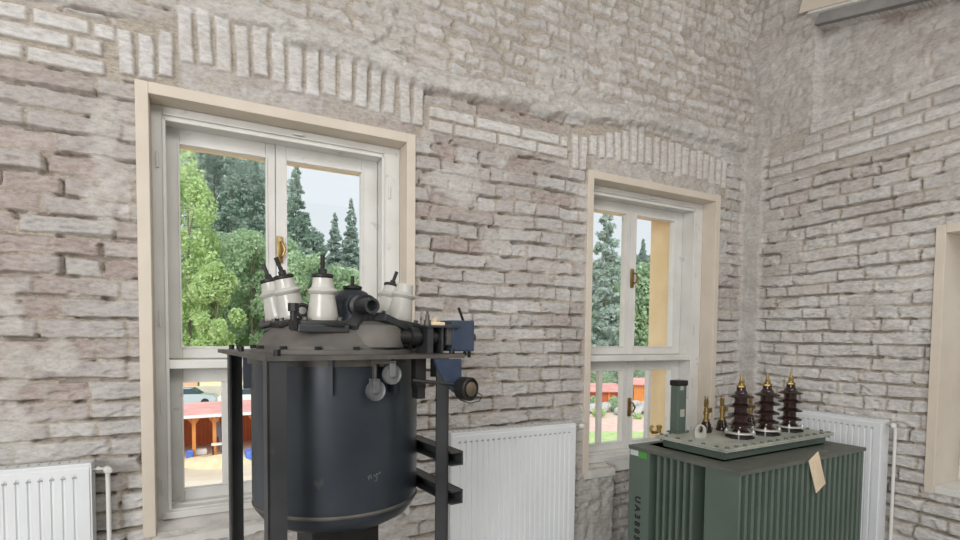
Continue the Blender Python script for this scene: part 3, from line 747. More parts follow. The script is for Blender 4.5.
# central dark bushing with the forward pipe
m = MB(); m.lathe([(.075, 1.62), (.075, 1.652), (.066, 1.665), (.066, 1.700), (.060, 1.722), (.046, 1.738), (.026, 1.747), (.0, 1.748)], 32, Matrix.Translation((.035, -.075, 0)))
cb = P('centre_turret', m, 'tank')
m = MB(); m.lathe([(.026, 1.745), (.030, 1.749), (.030, 1.757), (.014, 1.760), (.010, 1.762)], 20, Matrix.Translation((.035, -.075, 0))); m.cyl((.035, -.075, 1.758), (.035, -.075, 1.790), .006, seg=10); P('terminal_rod', m, 'black', cb)
def pipe_bm():
    q = MB(); A_ = Vector((.035, -.10, 1.692)); B_ = Vector((.034, -.245, 1.688)); Mx = aim(A_, B_-A_); Ln = (B_-A_).length
    q.lathe([(.036, .02), (.036, .050), (.026, .055), (.0225, Ln-.012), (.0235, Ln-.010), (.0235, Ln), (.0160, Ln), (.0155, Ln-.03), (.0, Ln-.031)], 28, Mx, cap=False); return q
P('outlet_pipe', pipe_bm(), 'steel_dark', cb)
P('pipe_clamp', MB().lathe([(.034, 0), (.034, .016)], 20, aim((.045, -.16, 1.692), (.02, -1, 0))), 'black', cb)
# vent valve and lifting eye on the left front
m = MB(); m.cyl((-.182, -.205, 1.61), (-.182, -.205, 1.665), .010, seg=12); m.cyl((-.182, -.205, 1.665), (-.182, -.205, 1.688), .0155, seg=8, smooth=False); m.cyl((-.182, -.205, 1.615), (-.182, -.205, 1.640), .014, seg=6, smooth=False)
P('vent_valve', m, 'black')
def ring(c, R_, r_, ax):
    Mx = aim(c, ax); q = MB(); pts = [Mx @ Vector((R_*math.cos(a*math.pi/12), R_*math.sin(a*math.pi/12), 0)) for a in range(25)]; q.tube(pts, r_, 8); return q
P('lifting_eye', ring((-.135, -.12, 1.672), .017, .006, (.2, 1, 0)), 'black')
P('lifting_eye', ring((.10, .10, 1.70), .016, .006, (.2, 1, 0)), 'black')
# switch gear on the right end of the plate
m = MB(); m.box(.292, .376, -.275, -.185, PZ+.006, PZ+.106, ch=.004); bx = P('switch_box', m, 'blue_box')
m = MB(); m.box(.275, .300, -.270, -.19, PZ+.026, PZ+.092, ch=.003); P('box_cover', m, 'steel_edge', bx)
m = MB(); m.cyl((.376, -.23, PZ+.052), (.404, -.23, PZ+.052), .0115, seg=14); P('shaft_end', m, 'steel_edge', bx)
m = MB(); m.cyl((.348, -.25, PZ+.104), (.328, -.252, PZ+.148), .0045, seg=8); P('switch_lever', m, 'black', bx)
m = MB(); m.box(.362, .370, -.262, -.254, PZ-.014, PZ+.008); m.box(.346, .354, -.262, -.254, PZ-.010, PZ+.008); each(m, 'box_foot', 'black', bx)
m = MB(); m.cyl((.10, -.235, PZ+.050), (.31, -.235, PZ+.052), .021, seg=16); m.cyl((.16, -.235, PZ+.052), (.19, -.235, PZ+.052), .029, seg=16); m.cyl((.225, -.235, PZ+.052), (.245, -.235, PZ+.052), .030, seg=16); m.cyl((.27, -.235, PZ+.052), (.285, -.235, PZ+.052), .033, seg=8)
P('drive_shaft', m, 'black')
m = MB(); m.box(.19, .315, -.29, -.18, PZ+.082, PZ+.088); m.box(.20, .22, -.28, -.20, PZ, PZ+.082); m.box(.255, .262, -.27, -.20, PZ, PZ+.082); P('bearing_frame', m, 'steel_dark')
m = MB(); m.cyl((.215, -.25, PZ+.088), (.215, -.25, PZ+.105), .011, seg=12); m.cyl((.215, -.25, PZ+.105), (.215, -.25, PZ+.122), .007, seg=10); m.cyl((.215, -.25, PZ+.120), (.215, -.25, PZ+.132), .004, seg=8); P('grease_cup', m, 'steel_edge')
m = MB(); m.box(.225, .275, -.26, -.22, PZ+.088, PZ+.100, ch=.004); m.cyl((.24, -.24, PZ+.10), (.262, -.22, PZ+.108), .010, seg=8); P('contact_block', m, 'tag')
# bracket, gauge and wire below the plate at the right
Mb = Matrix(((1,0,0,0),(0,0,1,-.335),(0,1,0,0),(0,0,0,1)))
arc = [(.250+.045*(1-math.cos(t*math.pi/20)), PZ-.014-.085*math.sin(t*math.pi/20)) for t in range(0, 11)]
m = MB(); m.prism([(.190, PZ-.014), (.285, PZ-.014), (.287, PZ-.075), (.300, PZ-.098), (.285, PZ-.125), (.262, PZ-.118), (.228, PZ-.085), (.205, PZ-.045)], -.006, .006, Mb); br = P('bracket', m, 'blue_box')
m = MB(); m.lathe([(.034, 0), (.036, .004), (.036, .038), (.031, .042), (.028, .036), (.0, .036)], 32, aim((.285, -.345, 1.440), (.25, -1, .0))); gd = P('gauge_drum', m, 'black')
m = MB(); m.lathe([(.022, 0), (.022, .005), (.009, .010), (0, .011)], 20, aim((.294, -.381, 1.440), (.25, -1, 0))); P('dial', m, 'dull', gd)
P('wire_loop', MB().tube([(.262, -.36, 1.425), (.262, -.375, 1.408), (.29, -.385, 1.398), (.325, -.385, 1.402), (.338, -.38, 1.418), (.325, -.37, 1.428)], .0016, 6), 'black', gd)
P('link_rod', MB().cyl((.13, -.32, 1.468), (.27, -.345, 1.452), .006, seg=8), 'black')
m = MB(); m.box(.150, .185, -.30, -.27, 1.44, PZ-.012); m.box(.155, .18, -.305, -.265, 1.41, 1.45); m.box(.205, .225, -.31, -.29, 1.475, PZ-.012); P('stop_block', m, 'black')
# two guide pulleys and the hanger on the front
def pulley(x, z, hang):
    Mx = aim((x, -.300, z), (0.1, -1, 0))
    q = MB(); q.lathe([(.0, 0), (.012, 0), (.012, .006), (.023, .007), (.0265, .003), (.0285, .003), (.0295, .010), (.0285, .018), (.0265, .018), (.023, .014), (.012, .015), (.008, .020), (0, .021)], 32, Mx, cap=False)
    o = P('guide_pulley', q, 'disc')
    y = -.322
    q = MB(); q.box(x-.010, x+.010, y, y+.005, z-.006, z+hang, ch=.002); q.box(x-.010, x+.010, -.292, -.287, z-.006, z+hang, ch=.002); q.box(x-.010, x+.010, y, -.287, z+hang-.006, z+hang); P('yoke', q, 'disc', o)
pulley(.067, 1.487, .040); pulley(.017, 1.442, .034)
m = MB(); m.box(.000, .058, -.320, -.280, PZ-.026, PZ-.014); m.hexbolt((.015, -.30, PZ-.034), .007, .008); m.hexbolt((.042, -.30, PZ-.034), .007, .008); m.box(.013, .021, -.310, -.298, 1.470, PZ-.026); P('pulley_hanger', m, 'steel_edge')

# ------------------------------------------------------------------ green distribution transformer
G = empty('distribution_transformer', (-.45, -1.03, 0), .042, label='green finned distribution transformer with three brown bushings beside the far window', cat='transformer')
def Q(n, mb, mat, par=None, lab=None):
    o = mb.build(n, mat, par or G)
    if lab: o['label'] = lab
    return o
W, D_, ZT = 1.08, .64, 1.028
m = MB(); m.box(-.93, -.15, .17, .58, .12, ZT-.004); m.box(-W+.0, -W+.095, .50, D_, .12, ZT-.01, ch=.003); m.box(-.98, -.10, .15, .60, ZT-.03, ZT+.0)
Q('body', m, 'green')
# fin packs: the front one deep, the left one between the corners
def fins(name, n, x0, x1, y0, y1, axis):
    for i in range(n):
        t = x0+(x1-x0)*(i+.5)/n; w = .0085; q = MB()
        if axis == 'x': q.box(t-w, t+w, y0, y1, .20, ZT-.006, ch=.006)
        else: q.box(y0, y1, t-w, t+w, .20, ZT-.006, ch=.006)
        Q(name, q, 'green')
q = MB(); q.box(-W, -W+.014, .0, .175, .18, ZT-.004, ch=.005); q.box(-.014, 0, .0, .175, .18, ZT-.004, ch=.005); q.box(-W+.01, -.01, .150, .172, .18, ZT-.004); Q('fin_pack_end', q, 'green')
fins('front_fin', 21, -W+.030, -.012, .0, .165, 'x')
q = MB(); q.box(-.955, -.93, .16, .60, .16, ZT-.006); Q('side_wall', q, 'green')
fins('side_fin', 6, .235, .475, -W+.01, -.94, 'y')
fins('side_fin', 5, .20, .475, -.15, -.012, 'y')
# rim sheet that closes the fins on top
m = MB(); m.box(-W-.006, .006, -.006, D_+.004, ZT-.004, ZT, ch=.0015); m.box(-W-.006, -W+.0, -.006, D_, ZT-.018, ZT-.002); m.box(-W, .0, -.006, 0, ZT-.018, ZT-.002); m.box(0, .006, -.006, D_, ZT-.018, ZT-.002)
Q('top_rim', m, 'green_top')
# raised collar and cover plate
LX0, LX1, LY0, LY1, LZ = -.976, -.018, .142, .560, 1.085
m = MB(); m.box(LX0+.03, LX1-.03, LY0+.03, LY1-.03, ZT, LZ-.010); Q('collar', m, 'green')
m = MB(); m.box(LX0, LX1, LY0, LY1, LZ-.016, LZ-.010, ch=.001); m.box(LX0, LX1, LY0, LY1, LZ-.007, LZ, ch=.001); m.box(LX0+.004, LX1-.004, LY0+.004, LY1-.004, LZ-.010, LZ-.007)
cov = Q('cover', m, 'lid_green')
m = MB()
for i in range(14):
    x = LX0+.03+(LX1-LX0-.06)*i/13
    for y in (LY0+.016, LY1-.016): m.hexbolt((x, y, LZ), .009, .008); m.cyl((x, y, LZ-.026), (x, y, LZ-.014), .007, seg=8)
for i in range(5):
    y = LY0+.06+(LY1-LY0-.12)*i/4
    for x in (LX0+.016, LX1-.016): m.hexbolt((x, y, LZ), .009, .008); m.cyl((x, y, LZ-.026), (x, y, LZ-.014), .007, seg=8)
each(m, 'bolt', 'green', cov)
def g_local(wx, wy):
    c, s = math.cos(.042), math.sin(.042); dx, dy = wx+.45, wy+1.03; return dx*c+dy*s, -dx*s+dy*c
for wx, wy in ((-1.095, -.755), (-.879, -.755), (-.655, -.745)):
    x, y = g_local(wx, wy); mt_ = Matrix.Translation((x, y, LZ))
    pr = [(.052, .022), (.052, .030), (.040, .038), (.032, .050)]
    for k in range(4):
        z = .070+k*.049; pr += [(.032, z-.002), (.060, z-.005), (.063, z-.002), (.060, z+.002), (.040, z+.010), (.032, z+.015)]
    pr += [(.030, .240), (.023, .248), (.022, .262)]
    q = MB(); q.lathe(pr, 36, mt_); b_ = Q('high_voltage_bushing', q, 'brown_glaze')
    q = MB(); q.lathe([(.068, .0), (.070, .004), (.070, .012), (.062, .016)], 6, mt_, False); q.lathe([(.060, .014), (.060, .022), (.052, .024)], 30, mt_); Q('base_flange', q, 'black', b_)
    q = MB(); q.lathe([(.072, .024), (.074, .026), (.074, .032), (.068, .034), (.054, .034), (.052, .026)], 36, mt_, cap=False); Q('clamp_ring', q, 'cream_flange', b_)
    q = MB()
    for a in range(4): an = a*math.pi/2+.5; q.hexbolt((x+.063*math.cos(an), y+.063*math.sin(an), LZ+.033), .007, .009); q.cyl((x+.063*math.cos(an), y+.063*math.sin(an), LZ+.0), (x+.063*math.cos(an), y+.063*math.sin(an), LZ+.05), .0035, seg=8)
    each(q, 'clamp_bolt', 'lightmetal', b_)
    q = MB(); q.lathe([(.020, .262), (.023, .265), (.023, .274), (.014, .277)], 6, mt_, False); q.lathe([(.016, .277), (.016, .285), (.0065, .288), (.0065, .318), (.005, .322), (.005, .332)], 12, mt_); q.box(x-.014, x+.020, y-.005, y+.005, LZ+.286, LZ+.300); Q('brass_terminal', q, 'brass', b_)
for wx, wy in ((-1.126, -.570), (-.995, -.570), (-.868, -.570), (-.748, -.570)):
    x, y = g_local(wx, wy); mt_ = Matrix.Translation((x, y, LZ))
    q = MB(); q.lathe([(.030, 0), (.032, .010), (.027, .022), (.030, .026), (.025, .036), (.027, .040), (.021, .054), (.018, .060)], 24, mt_); b_ = Q('low_voltage_bushing', q, 'brown_glaze')
    q = MB(); q.lathe([(.018, .060), (.018, .072), (.012, .074), (.012, .098), (.016, .100), (.016, .116), (.009, .118), (.009, .150)], 12, mt_); q.box(x-.006, x+.036, y-.012, y+.012, LZ+.108, LZ+.134, ch=.003); q.box(x-.016, x+.010, y-.006, y+.006, LZ+.14, LZ+.182, ch=.002); q.cyl((x-.010, y, LZ+.18), (x-.014, y, LZ+.20), .004, seg=8); q.cyl((x+.006, y, LZ+.18), (x+.008, y, LZ+.195), .004, seg=8); Q('brass_terminal', q, 'brass', b_)
# square filler stub with black cap, lifting lug, brass valve
x, y = g_local(-1.278, -.510)
q = MB(); q.box(x-.034, x+.034, y-.026, y+.026, LZ, LZ+.262, ch=.005); q.box(x-.045, x+.045, y-.036, y+.036, LZ, LZ+.008); fs_ = Q('oil_gauge_stub', q, 'green')
q = MB(); q.box(x-.039, x+.039, y-.031, y+.031, LZ+.258, LZ+.288, ch=.005); Q('cap', q, 'black', fs_)
q = MB(); q.box(x-.020, x+.004, y-.0295, y-.025, LZ+.236, LZ+.258); q.box(x-.016, x+.016, y-.0285, y-.025, LZ+.09, LZ+.13); each(q, 'rating_plate', 'lid_green', fs_)
x, y = g_local(-1.300, -.675)
poly = [(-.030, 0), (-.030, .042)]+[(-.030*math.cos(a*math.pi/8), .042+.030*math.sin(a*math.pi/8)) for a in range(1, 8)]+[(.030, .042), (.030, 0)]
hole = [(.009*math.cos(a*math.pi/6), .040+.019*math.sin(a*math.pi/6)) for a in range(12)]
def lug():
    bm_ = MB(); Mx = Matrix.Translation((x, y, LZ)) @ Matrix.Rotation(math.radians(-28), 4, 'Z') @ Matrix.Rotation(math.pi/2, 4, 'X')
    n = 24; outer = []
    for i in range(n):
        a = 2*math.pi*i/n-math.pi/2; dx, dy = math.cos(a), math.sin(a)
        # outline: arch over a straight foot
        if dy >= 0: o = (.030*dx, .042+.030*dy)
        else:
            tt = min(.030/max(abs(dx), 1e-6), .042/max(abs(dy), 1e-6)); o = (dx*tt, .042+dy*tt)
        outer.append((o, (.014*dx, .044+.021*dy)))
    vs = []
    for z in (-.005, .005):
        for o, i_ in outer: vs += [(o[0], o[1], z), (i_[0], i_[1], z)]
    fs = []
    for i in range(n):
        j = (i+1) % n; a, b_, c, d = 2*i, 2*i+1, 2*j+1, 2*j; N = 2*n
        fs += [(a, b_, c, d), (N+a, N+d, N+c, N+b_), (a, d, N+d, N+a), (b_, N+b_, N+c, c)]
    bm_._add(vs, fs, Mx); return bm_
Q('lifting_lug', lug(), 'lid_green')
q = MB(); xv, yv = g_local(-1.425, -.475)
q.tube([(xv+.03, yv, LZ+.004), (xv-.005, yv, LZ+.006), (xv-.018, yv, LZ+.018), (xv-.018, yv, LZ+.032), (xv-.006, yv, LZ+.040)], .008, 10); q.cyl((xv+.045, yv, LZ), (xv+.045, yv, LZ+.028), .012, seg=8); q.lathe([(.015, .028), (.017, .034), (.012, .042), (0, .044)], 12, Matrix.Translation((xv+.045, yv, LZ)))
Q('drain_valve', q, 'brass')
for sx in (0, 1):
    for sy in (.14, .5): Q('wheel', MB().cyl((-.9+.72*sx-.02, sy, .06), (-.9+.72*sx+.02, sy, .06), .06, seg=24), 'black')
m = MB(); m.box(-.95, -.13, .10, .54, .10, .16); Q('undercarriage', m, 'green')
# paper label and stencilled number on the left rear corner plate
q = MB(); q.box(-W-.0012, -W+.001, .577, .632, ZT-.050, ZT-.022); Q('paper_label', q, 'whitelabel', lab='small white sticker')
q = MB(); q.box(-W-.0012, -W+.001, .520, .574, ZT-.055, ZT-.022); Q('paper_label', q, 'greenlabel', lab='small green sticker')
def stencil(txt, size, Mx, name, parent, mat='ink'):
    cu = bpy.data.curves.new(name, 'FONT'); cu.body = txt; cu.size = size; cu.extrude = .0006; cu.align_x = 'LEFT'; cu.offset = .0022
    t_ = bpy.data.objects.new(name+'_text', cu); C.objects.link(t_)
    dg = bpy.context.evaluated_depsgraph_get(); me = bpy.data.meshes.new_from_object(t_.evaluated_get(dg))
    bpy.data.objects.remove(t_); me.transform(Mx); me.materials.clear(); me.materials.append(MAT[mat]); o = bpy.data.objects.new(name, me); C.objects.link(o); o.parent = parent; return o
# reads downwards on the left face
Mx = Matrix.Translation((-W-.0008, .590, .765)) @ Matrix(((0, 0, -1, 0), (0, -1, 0, 0), (-1, 0, 0, 0), (0, 0, 0, 1)))
stencil('U A 3 8 8 5', .050, Mx, 'stencilled_number', G)
# wooden tag lying over the front edge
tg = MB(); tg.box(-.045, .045, -.004, .0, -.185, 0, ch=.001)
to = tg.build('wooden_tag', 'tag'); tag(to, 'small light wooden tag hanging slanted over the front of the green transformer', 'tag')
cx_, cy_ = -.45-.530*math.cos(.042), -1.03-.530*math.sin(.042)-.012
to.matrix_world = Matrix.Translation((cx_, cy_, ZT+.012)) @ Matrix.Rotation(.042, 4, 'Z') @ Matrix.Rotation(math.radians(-25), 4, 'Y')

# ------------------------------------------------------------------ outside
H2 = Vector((.46639, .88458)); R2 = Vector((.88458, -.46639)); C0 = Vector((-3.5744, -2.5317))
def yard(a, d): p = C0+R2*a+H2*d; return p.x, p.y      # a: across, d: distance from the hall
YA = math.atan2(R2.y, R2.x)
def gz(d): return -4.4 if d < 60 else -4.4+.3*(d-60)
GZ = -4.4
m = MB(); vs = []; fs = []
for i, d in enumerate((3.6, 58.5)):
    for a in (-70, 110): x, y = yard(a, d); vs.append((x, y, GZ))
m._add(vs, [(0, 1, 3, 2)]); o = m.build('yard_ground', 'yard'); tag(o, kind='structure')
m = MB(); vs = []; fs = []; da = 14; nd = 10
for j in range(nd+1):
    d = 58.5+8*j
    for i in range(da+1):
        a = -70+200*i/da; x, y = yard(a, d); vs.append((x, y, gz(d)+random.Random(i*31+j).uniform(-.5, .5)*(j > 1)-.0))
for j in range(nd):
    for i in range(da): q = j*(da+1)+i; fs.append((q, q+1, q+da+2, q+da+1))
m._add(vs, fs, None, True); o = m.build('hillside', 'hill'); tag(o, kind='structure')

def leaf_mesh(name, pts, size, seed, mat, droop=0.0, nrm=None):
    rng = np.random.default_rng(seed); n = len(pts)
    d = rng.normal(size=(n, 3)); d[:, 2] += .5
    if nrm is not None: d = d*.7+nrm
    d /= np.linalg.norm(d, axis=1)[:, None]
    a = np.cross(d, rng.normal(size=(n, 3))); a /= np.linalg.norm(a, axis=1)[:, None]; b = np.cross(d, a)
    s = size*rng.uniform(.6, 1.3, (n, 1)); a *= s; b *= s*.75
    v = np.stack([pts-a, pts-b*.8+d*s*.15, pts+a, pts+b*.8+d*s*.15], 1).reshape(-1, 3)
    me = bpy.data.meshes.new(name); me.vertices.add(n*4); me.vertices.foreach_set('co', v.astype(np.float32).ravel())
    me.loops.add(n*4); me.loops.foreach_set('vertex_index', np.arange(n*4, dtype=np.int32))
    me.polygons.add(n); me.polygons.foreach_set('loop_start', np.arange(0, n*4, 4, dtype=np.int32)); me.update(calc_edges=True)
    me.materials.append(MAT[mat]); return me
def broad_crown(seed, mat, n=11000, h0=.06):
    rng = np.random.default_rng(seed); pts = []; nr = []
    blobs = []
    for k in range(46):
        z = rng.uniform(h0+.06, .92); R_ = 1.0*math.sin(math.pi*min(1, (1.02-z)**.62))**.8 if z < 1 else .1
        R_ = math.sqrt(max(.02, 1-((z-.45)/.56)**2)); a = rng.uniform(0, 2*math.pi); q = R_*rng.uniform(.35, .85)
        blobs.append((q*math.cos(a), q*math.sin(a), z, rng.uniform(.20, .36)))
    for k in range(n):
        bx_, by, bz, br_ = blobs[rng.integers(len(blobs))]
        v = rng.normal(size=3); v /= np.linalg.norm(v); r_ = br_*rng.uniform(.6, 1.04)
        pts.append((bx_+v[0]*r_, by+v[1]*r_, bz+v[2]*r_*.30)); nr.append(v)
    return np.array(pts), np.array(nr)
def spruce_crown(seed, n=9000, bare=.16, dens=1.0):
    rng = np.random.default_rng(seed); pts = []; nr = []
    br = []
    for k in range(150):                       # single drooping branches all the way up
        z = bare+(1-bare)*(k+rng.uniform())/150; L_ = ((1-(z-bare)/(1-bare))**.8)*rng.uniform(.55, 1.08)+.03
        br.append((z, L_, rng.uniform(0, 2*math.pi)))
    w = np.array([b[1]**1.4+.02 for b in br]); w /= w.sum()
    for k in rng.choice(len(br), int(n*dens), p=w):
        z, L_, a = br[k]; t = math.sqrt(rng.uniform(.01, 1)); q = L_*t; sp = L_*.22*(1-t*.6)
        side = rng.normal()*sp
        pts.append((q*math.cos(a)-side*math.sin(a), q*math.sin(a)+side*math.cos(a), z-.030*q-.02*abs(rng.normal())*L_+rng.normal()*.004)); nr.append((math.cos(a)*.5, math.sin(a)*.5, .5))
    return np.array(pts), np.array(nr)
def proto(kind, seed):
    if kind in ('light', 'mid', 'forest'):
        p, nn = broad_crown(seed, None, 14000 if kind == 'light' else 12000)
    else:
        p, nn = spruce_crown(seed, 9000, .14 if kind != 'sparse' else .03, 1.15 if kind == 'sparse' else 1.0)
    return p, nn
cache = {}
TREES = [
 ('light', -5.0, 68.3, -3.8, 27.3, 4.3, 'light yellow-green leafy tree filling the left edge of the larger window'),
 ('light', -2.3, 64.6, -4.4, 14.2, 2.9, 'lower bright green tree just right of the tall yellow-green one'),
 ('spruce', -3.2, 94.5, 3.4, 31.7, 3.6, 'dark tall spruce rising directly behind the yellow-green tree'),
 ('spruce', 0.3, 85.9, 1.6, 30.9, 3.6, 'dark tall spruce with a bare lower trunk, centre of the left pane'),
 ('spruce', 4.3, 92.8, 4.0, 29.5, 3.8, 'dark spruce at the right of the left pane of the larger window'),
 ('spruce', 9.6, 85.5, 2.8, 27.1, 4.2, 'dark spruce leaning into the open sky at the left of the right pane'),
 ('mid', 2.0, 71.4, -2.0, 17.6, 4.6, 'rounded mid-green tree behind the window centre post'),
 ('mid', 8.1, 68.2, -2.0, 14.6, 4.2, 'rounded mid-green tree behind the front porcelain bushing'),
 ('mid', 12.8, 68.0, -1.4, 12.7, 3.9, 'mid-green bushy tree at the right edge of the larger window'),
 ('mid', 5.5, 76.3, -0.2, 15.7, 4.0, 'mid-green tree in the second row behind the window centre post'),
 ('mid', -0.5, 79.5, -0.2, 16.2, 4.2, 'mid-green tree under the bare spruce trunk in the left pane'),
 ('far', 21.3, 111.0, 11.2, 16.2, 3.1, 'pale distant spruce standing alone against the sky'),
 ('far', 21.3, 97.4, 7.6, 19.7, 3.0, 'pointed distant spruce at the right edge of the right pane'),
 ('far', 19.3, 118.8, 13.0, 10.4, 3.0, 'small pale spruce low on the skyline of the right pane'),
 ('mid', -9.0, 84.0, -0.2, 20.6, 4.6, 'mid-green tree standing left of the yellow-green tree'),
 ('spruce', -8.6, 101.9, 4.6, 31.9, 4.0, 'dark spruce far left behind the leafy trees'),
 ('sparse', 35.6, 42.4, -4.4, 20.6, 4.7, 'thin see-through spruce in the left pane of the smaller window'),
 ('mid', 47.0, 56.7, 0.4, 12.2, 4.8, 'dark green leafy tree behind the thin spruce'),
 ('mid', 41.9, 41.3, -4.4, 15.0, 3.5, 'rounded green tree beside the ochre reveal of the smaller window'),
 ('mid', 56.3, 60.9, 2.8, 8.3, 4.5, 'low broad tree between the thin spruce and the rounded green tree'),
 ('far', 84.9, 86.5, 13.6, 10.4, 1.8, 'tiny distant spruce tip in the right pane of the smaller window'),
 ('spruce', 52.3, 67.5, 4.0, 14.8, 3.2, 'dark spruce behind the left edge of the smaller window'),
 ('mid', 53.3, 48.9, -0.8, 12.9, 3.8, 'green tree to the right behind the smaller window reveal'),
 ('mid', 43.3, 60.9, 1.0, 12.1, 4.2, 'green tree left of the thin spruce beyond the smaller window'),
 ('mid', 38.0, 51.0, -3.4, 10.5, 3.6, 'dense dark green tree low behind the thin spruce'),
 ('forest', -1.6, 100.5, 7.0, 30.0, 6.5, 'tall dark forest tree behind the spruces, left of the bare spruce trunk'),
 ('forest', 7.0, 101.0, 7.6, 27.0, 6.5, 'tall dark forest tree behind the spruces, behind the window centre post'),
 ('forest', 3.0, 108.0, 9.6, 28.0, 6.0, 'tallest dark forest tree filling the gap between the spruces'),
 ('forest', 13.5, 103.0, 9.0, 15.0, 4.5, 'low dark forest tree at the foot of the open sky'),
 ('forest', 45.5, 66.0, 3.5, 16.5, 5.5, 'dark forest tree filling the view behind the thin spruce'),
]
LM = {'forest': 'leaf_dark', 'light': 'leaf_light', 'mid': 'leaf_mid', 'spruce': 'leaf_dark', 'far': 'leaf_hazy', 'sparse': 'leaf_hazy'}  # sparse spruce takes the pale needles to paint its branches as lit
TN = {'forest': 'leafy_tree', 'light': 'leafy_tree', 'mid': 'leafy_tree', 'spruce': 'spruce_tree', 'far': 'spruce_tree', 'sparse': 'spruce_tree'}
for n_, (k, x, y, z, h, r, lab) in enumerate(TREES):
    key = (k, n_ % 3)
    if key not in cache: cache[key] = proto(k, 50+n_)
    p, nn = cache[key]
    a = n_*1.7; ca, sa = math.cos(a), math.sin(a)
    q = np.stack([(p[:, 0]*ca-p[:, 1]*sa)*r, (p[:, 0]*sa+p[:, 1]*ca)*r, p[:, 2]*h], -1)
    t = empty(TN[k], (x, y, z), 0, label=lab, cat='tree', group='trees on the hillside')
    me = leaf_mesh('crown', q, {'light': .24, 'mid': .25, 'forest': .34}.get(k, .30), n_, LM[k], 0, nn)
    o = bpy.data.objects.new('crown', me); C.objects.link(o); o.parent = t
    tr = MB(); tr.cyl((0, 0, -.8), (0, 0, h*.93), .030*r+.12, .03, seg=10)
    if k in ('light', 'mid'):
        for b in range(5):
            an = b*1.3+n_; tr.cyl((0, 0, h*(.2+.1*b)), (r*.6*math.cos(an), r*.6*math.sin(an), h*(.42+.1*b)), .10, .03, seg=6)
    tr.build('trunk', 'bark', t)

# the continuous forest along the ridge, too dense to count
pf, nf_ = broad_crown(400, None, 900); rgf = np.random.default_rng(7); pp = []; nn_ = []
for i in range(120):
    a_ = -48+150*(i+rgf.uniform())/120; d_ = rgf.uniform(104, 132); hh_ = rgf.uniform(6.0, 8.5); x, y = yard(a_, d_); rr_ = rgf.uniform(2.2, 3.4)
    pp.append(np.stack([pf[:, 0]*rr_+x, pf[:, 1]*rr_+y, pf[:, 2]*hh_+gz(d_)-1.5], -1)); nn_.append(nf_)
me = leaf_mesh('distant_forest', np.concatenate(pp), .50, 77, 'leaf_dark', 0, np.concatenate(nn_))
o = bpy.data.objects.new('distant_forest', me); C.objects.link(o); tag(o, 'continuous dark forest along the top of the hillside on the skyline', 'forest', kind='stuff')
def local_box_thing(name, a, d, z, label, cat, rz=None, group=None):
    x, y = yard(a, d); return empty(name, (x, y, z), YA if rz is None else rz, label=label, cat=cat, group=group)
# long open shed with a pale red roof, seen under the larger window
sh = empty('open_shed', (-3.0, 26.2, GZ), .05, label='long open wooden shed with pale red roof and orange posts, behind the larger window', cat='shed')
m = MB(); m.box(-5, 7, 3.2, 3.35, 0, 2.12); m.box(-5, -4.85, 0, 3.2, 0, 2.0); m.box(6.85, 7, 0, 3.2, 0, 2.0); bw_ = m.build('back_wall', 'redwood', sh)
m = MB()
for i in range(60): m.box(-4.98+i*.2, -4.97+i*.2, 3.185, 3.2, 0, 2.12)
merge(bw_, m.build('board_battens', 'orangewood', sh))
Mr = Matrix(((0, 0, 1, 0), (1, 0, 0, 0), (0, 1, 0, 0), (0, 0, 0, 1)))
MB().prism([(-.55, 2.06), (-.55, 2.12), (3.7, 2.26), (3.7, 2.18)], -5.3, 7.3, Mr).build('roof', 'redroof', sh)
MB().box(-5.3, 7.3, -.60, -.52, 2.00, 2.14).build('gutter', 'whiteboard', sh)
for i in range(12):
    x = -4.60+i*.89; q = MB(); q.box(x-.08, x+.08, 0, .16, 0, 2.08)
    for s_ in (-1, 1):
        q._add([(x+s_*.07, .03, 1.60), (x+s_*.07, .13, 1.60), (x+s_*.33, .13, 1.98), (x+s_*.33, .03, 1.98), (x+s_*.07, .03, 1.78), (x+s_*.07, .13, 1.78), (x+s_*.20, .13, 1.98), (x+s_*.20, .03, 1.98)], [(0, 1, 2, 3), (4, 7, 6, 5), (0, 3, 7, 4), (1, 5, 6, 2), (0, 4, 5, 1), (2, 6, 7, 3)])
    q.build('post', 'orangewood', sh)
MB().box(-5, 7, 0, .12, 1.96, 2.08).build('front_beam', 'orangewood', sh)
# things in front of and inside the shed
m = MB(); m.lathe([(1.0, 0), (.82, .18), (.5, .34), (.15, .42), (0, .43)], 24, Matrix.Scale(1.5, 4, (1, 0, 0)))
o = m.build('sand_heap', 'straw'); o.location = (-2.85, 24.3, GZ); tag(o, 'low straw-coloured sand heap in front of the open shed', 'heap')
o = MB().lathe([(.8, 0), (.6, .14), (.3, .24), (0, .28)], 20, Matrix.Scale(1.4, 4, (1, 0, 0))).build('sand_heap', 'straw'); o.location = (-3.9, 24.9, GZ); tag(o, 'smaller sand heap left of the larger one by the shed post', 'heap')
bn = empty('bench_table', (-2.85, 25.55, GZ), 0, label='white topped bench standing at the open front of the shed', cat='bench')
MB().box(-.45, .45, -.2, .2, .66, .72).build('table_top', 'whiteboard', bn)
for x in (-.38, .38): MB().box(x-.03, x+.03, -.17, .17, 0, .66).build('leg', 'black', bn)
o = MB().box(-.16, .16, -.2, .2, 0, .42, ch=.04).build('crate', 'bluecloth'); o.location = (-4.22, 25.9, GZ); tag(o, 'blue crate on the ground at the left shed post', 'crate')
o = MB().box(-.25, .25, -.2, .2, 0, .30, ch=.08).build('sack', 'whiteboard'); o.location = (-3.72, 26.75, GZ); tag(o, 'white filled sack beside the blue crate in the shed', 'sack')
o = MB().box(-.9, .9, -.5, .5, 0, .5, ch=.1).build('tarpaulin', 'bluecloth'); o.location = (-1.0, 24.4, GZ); tag(o, 'blue tarpaulin bundle on the yard right of the sand heap', 'tarpaulin')
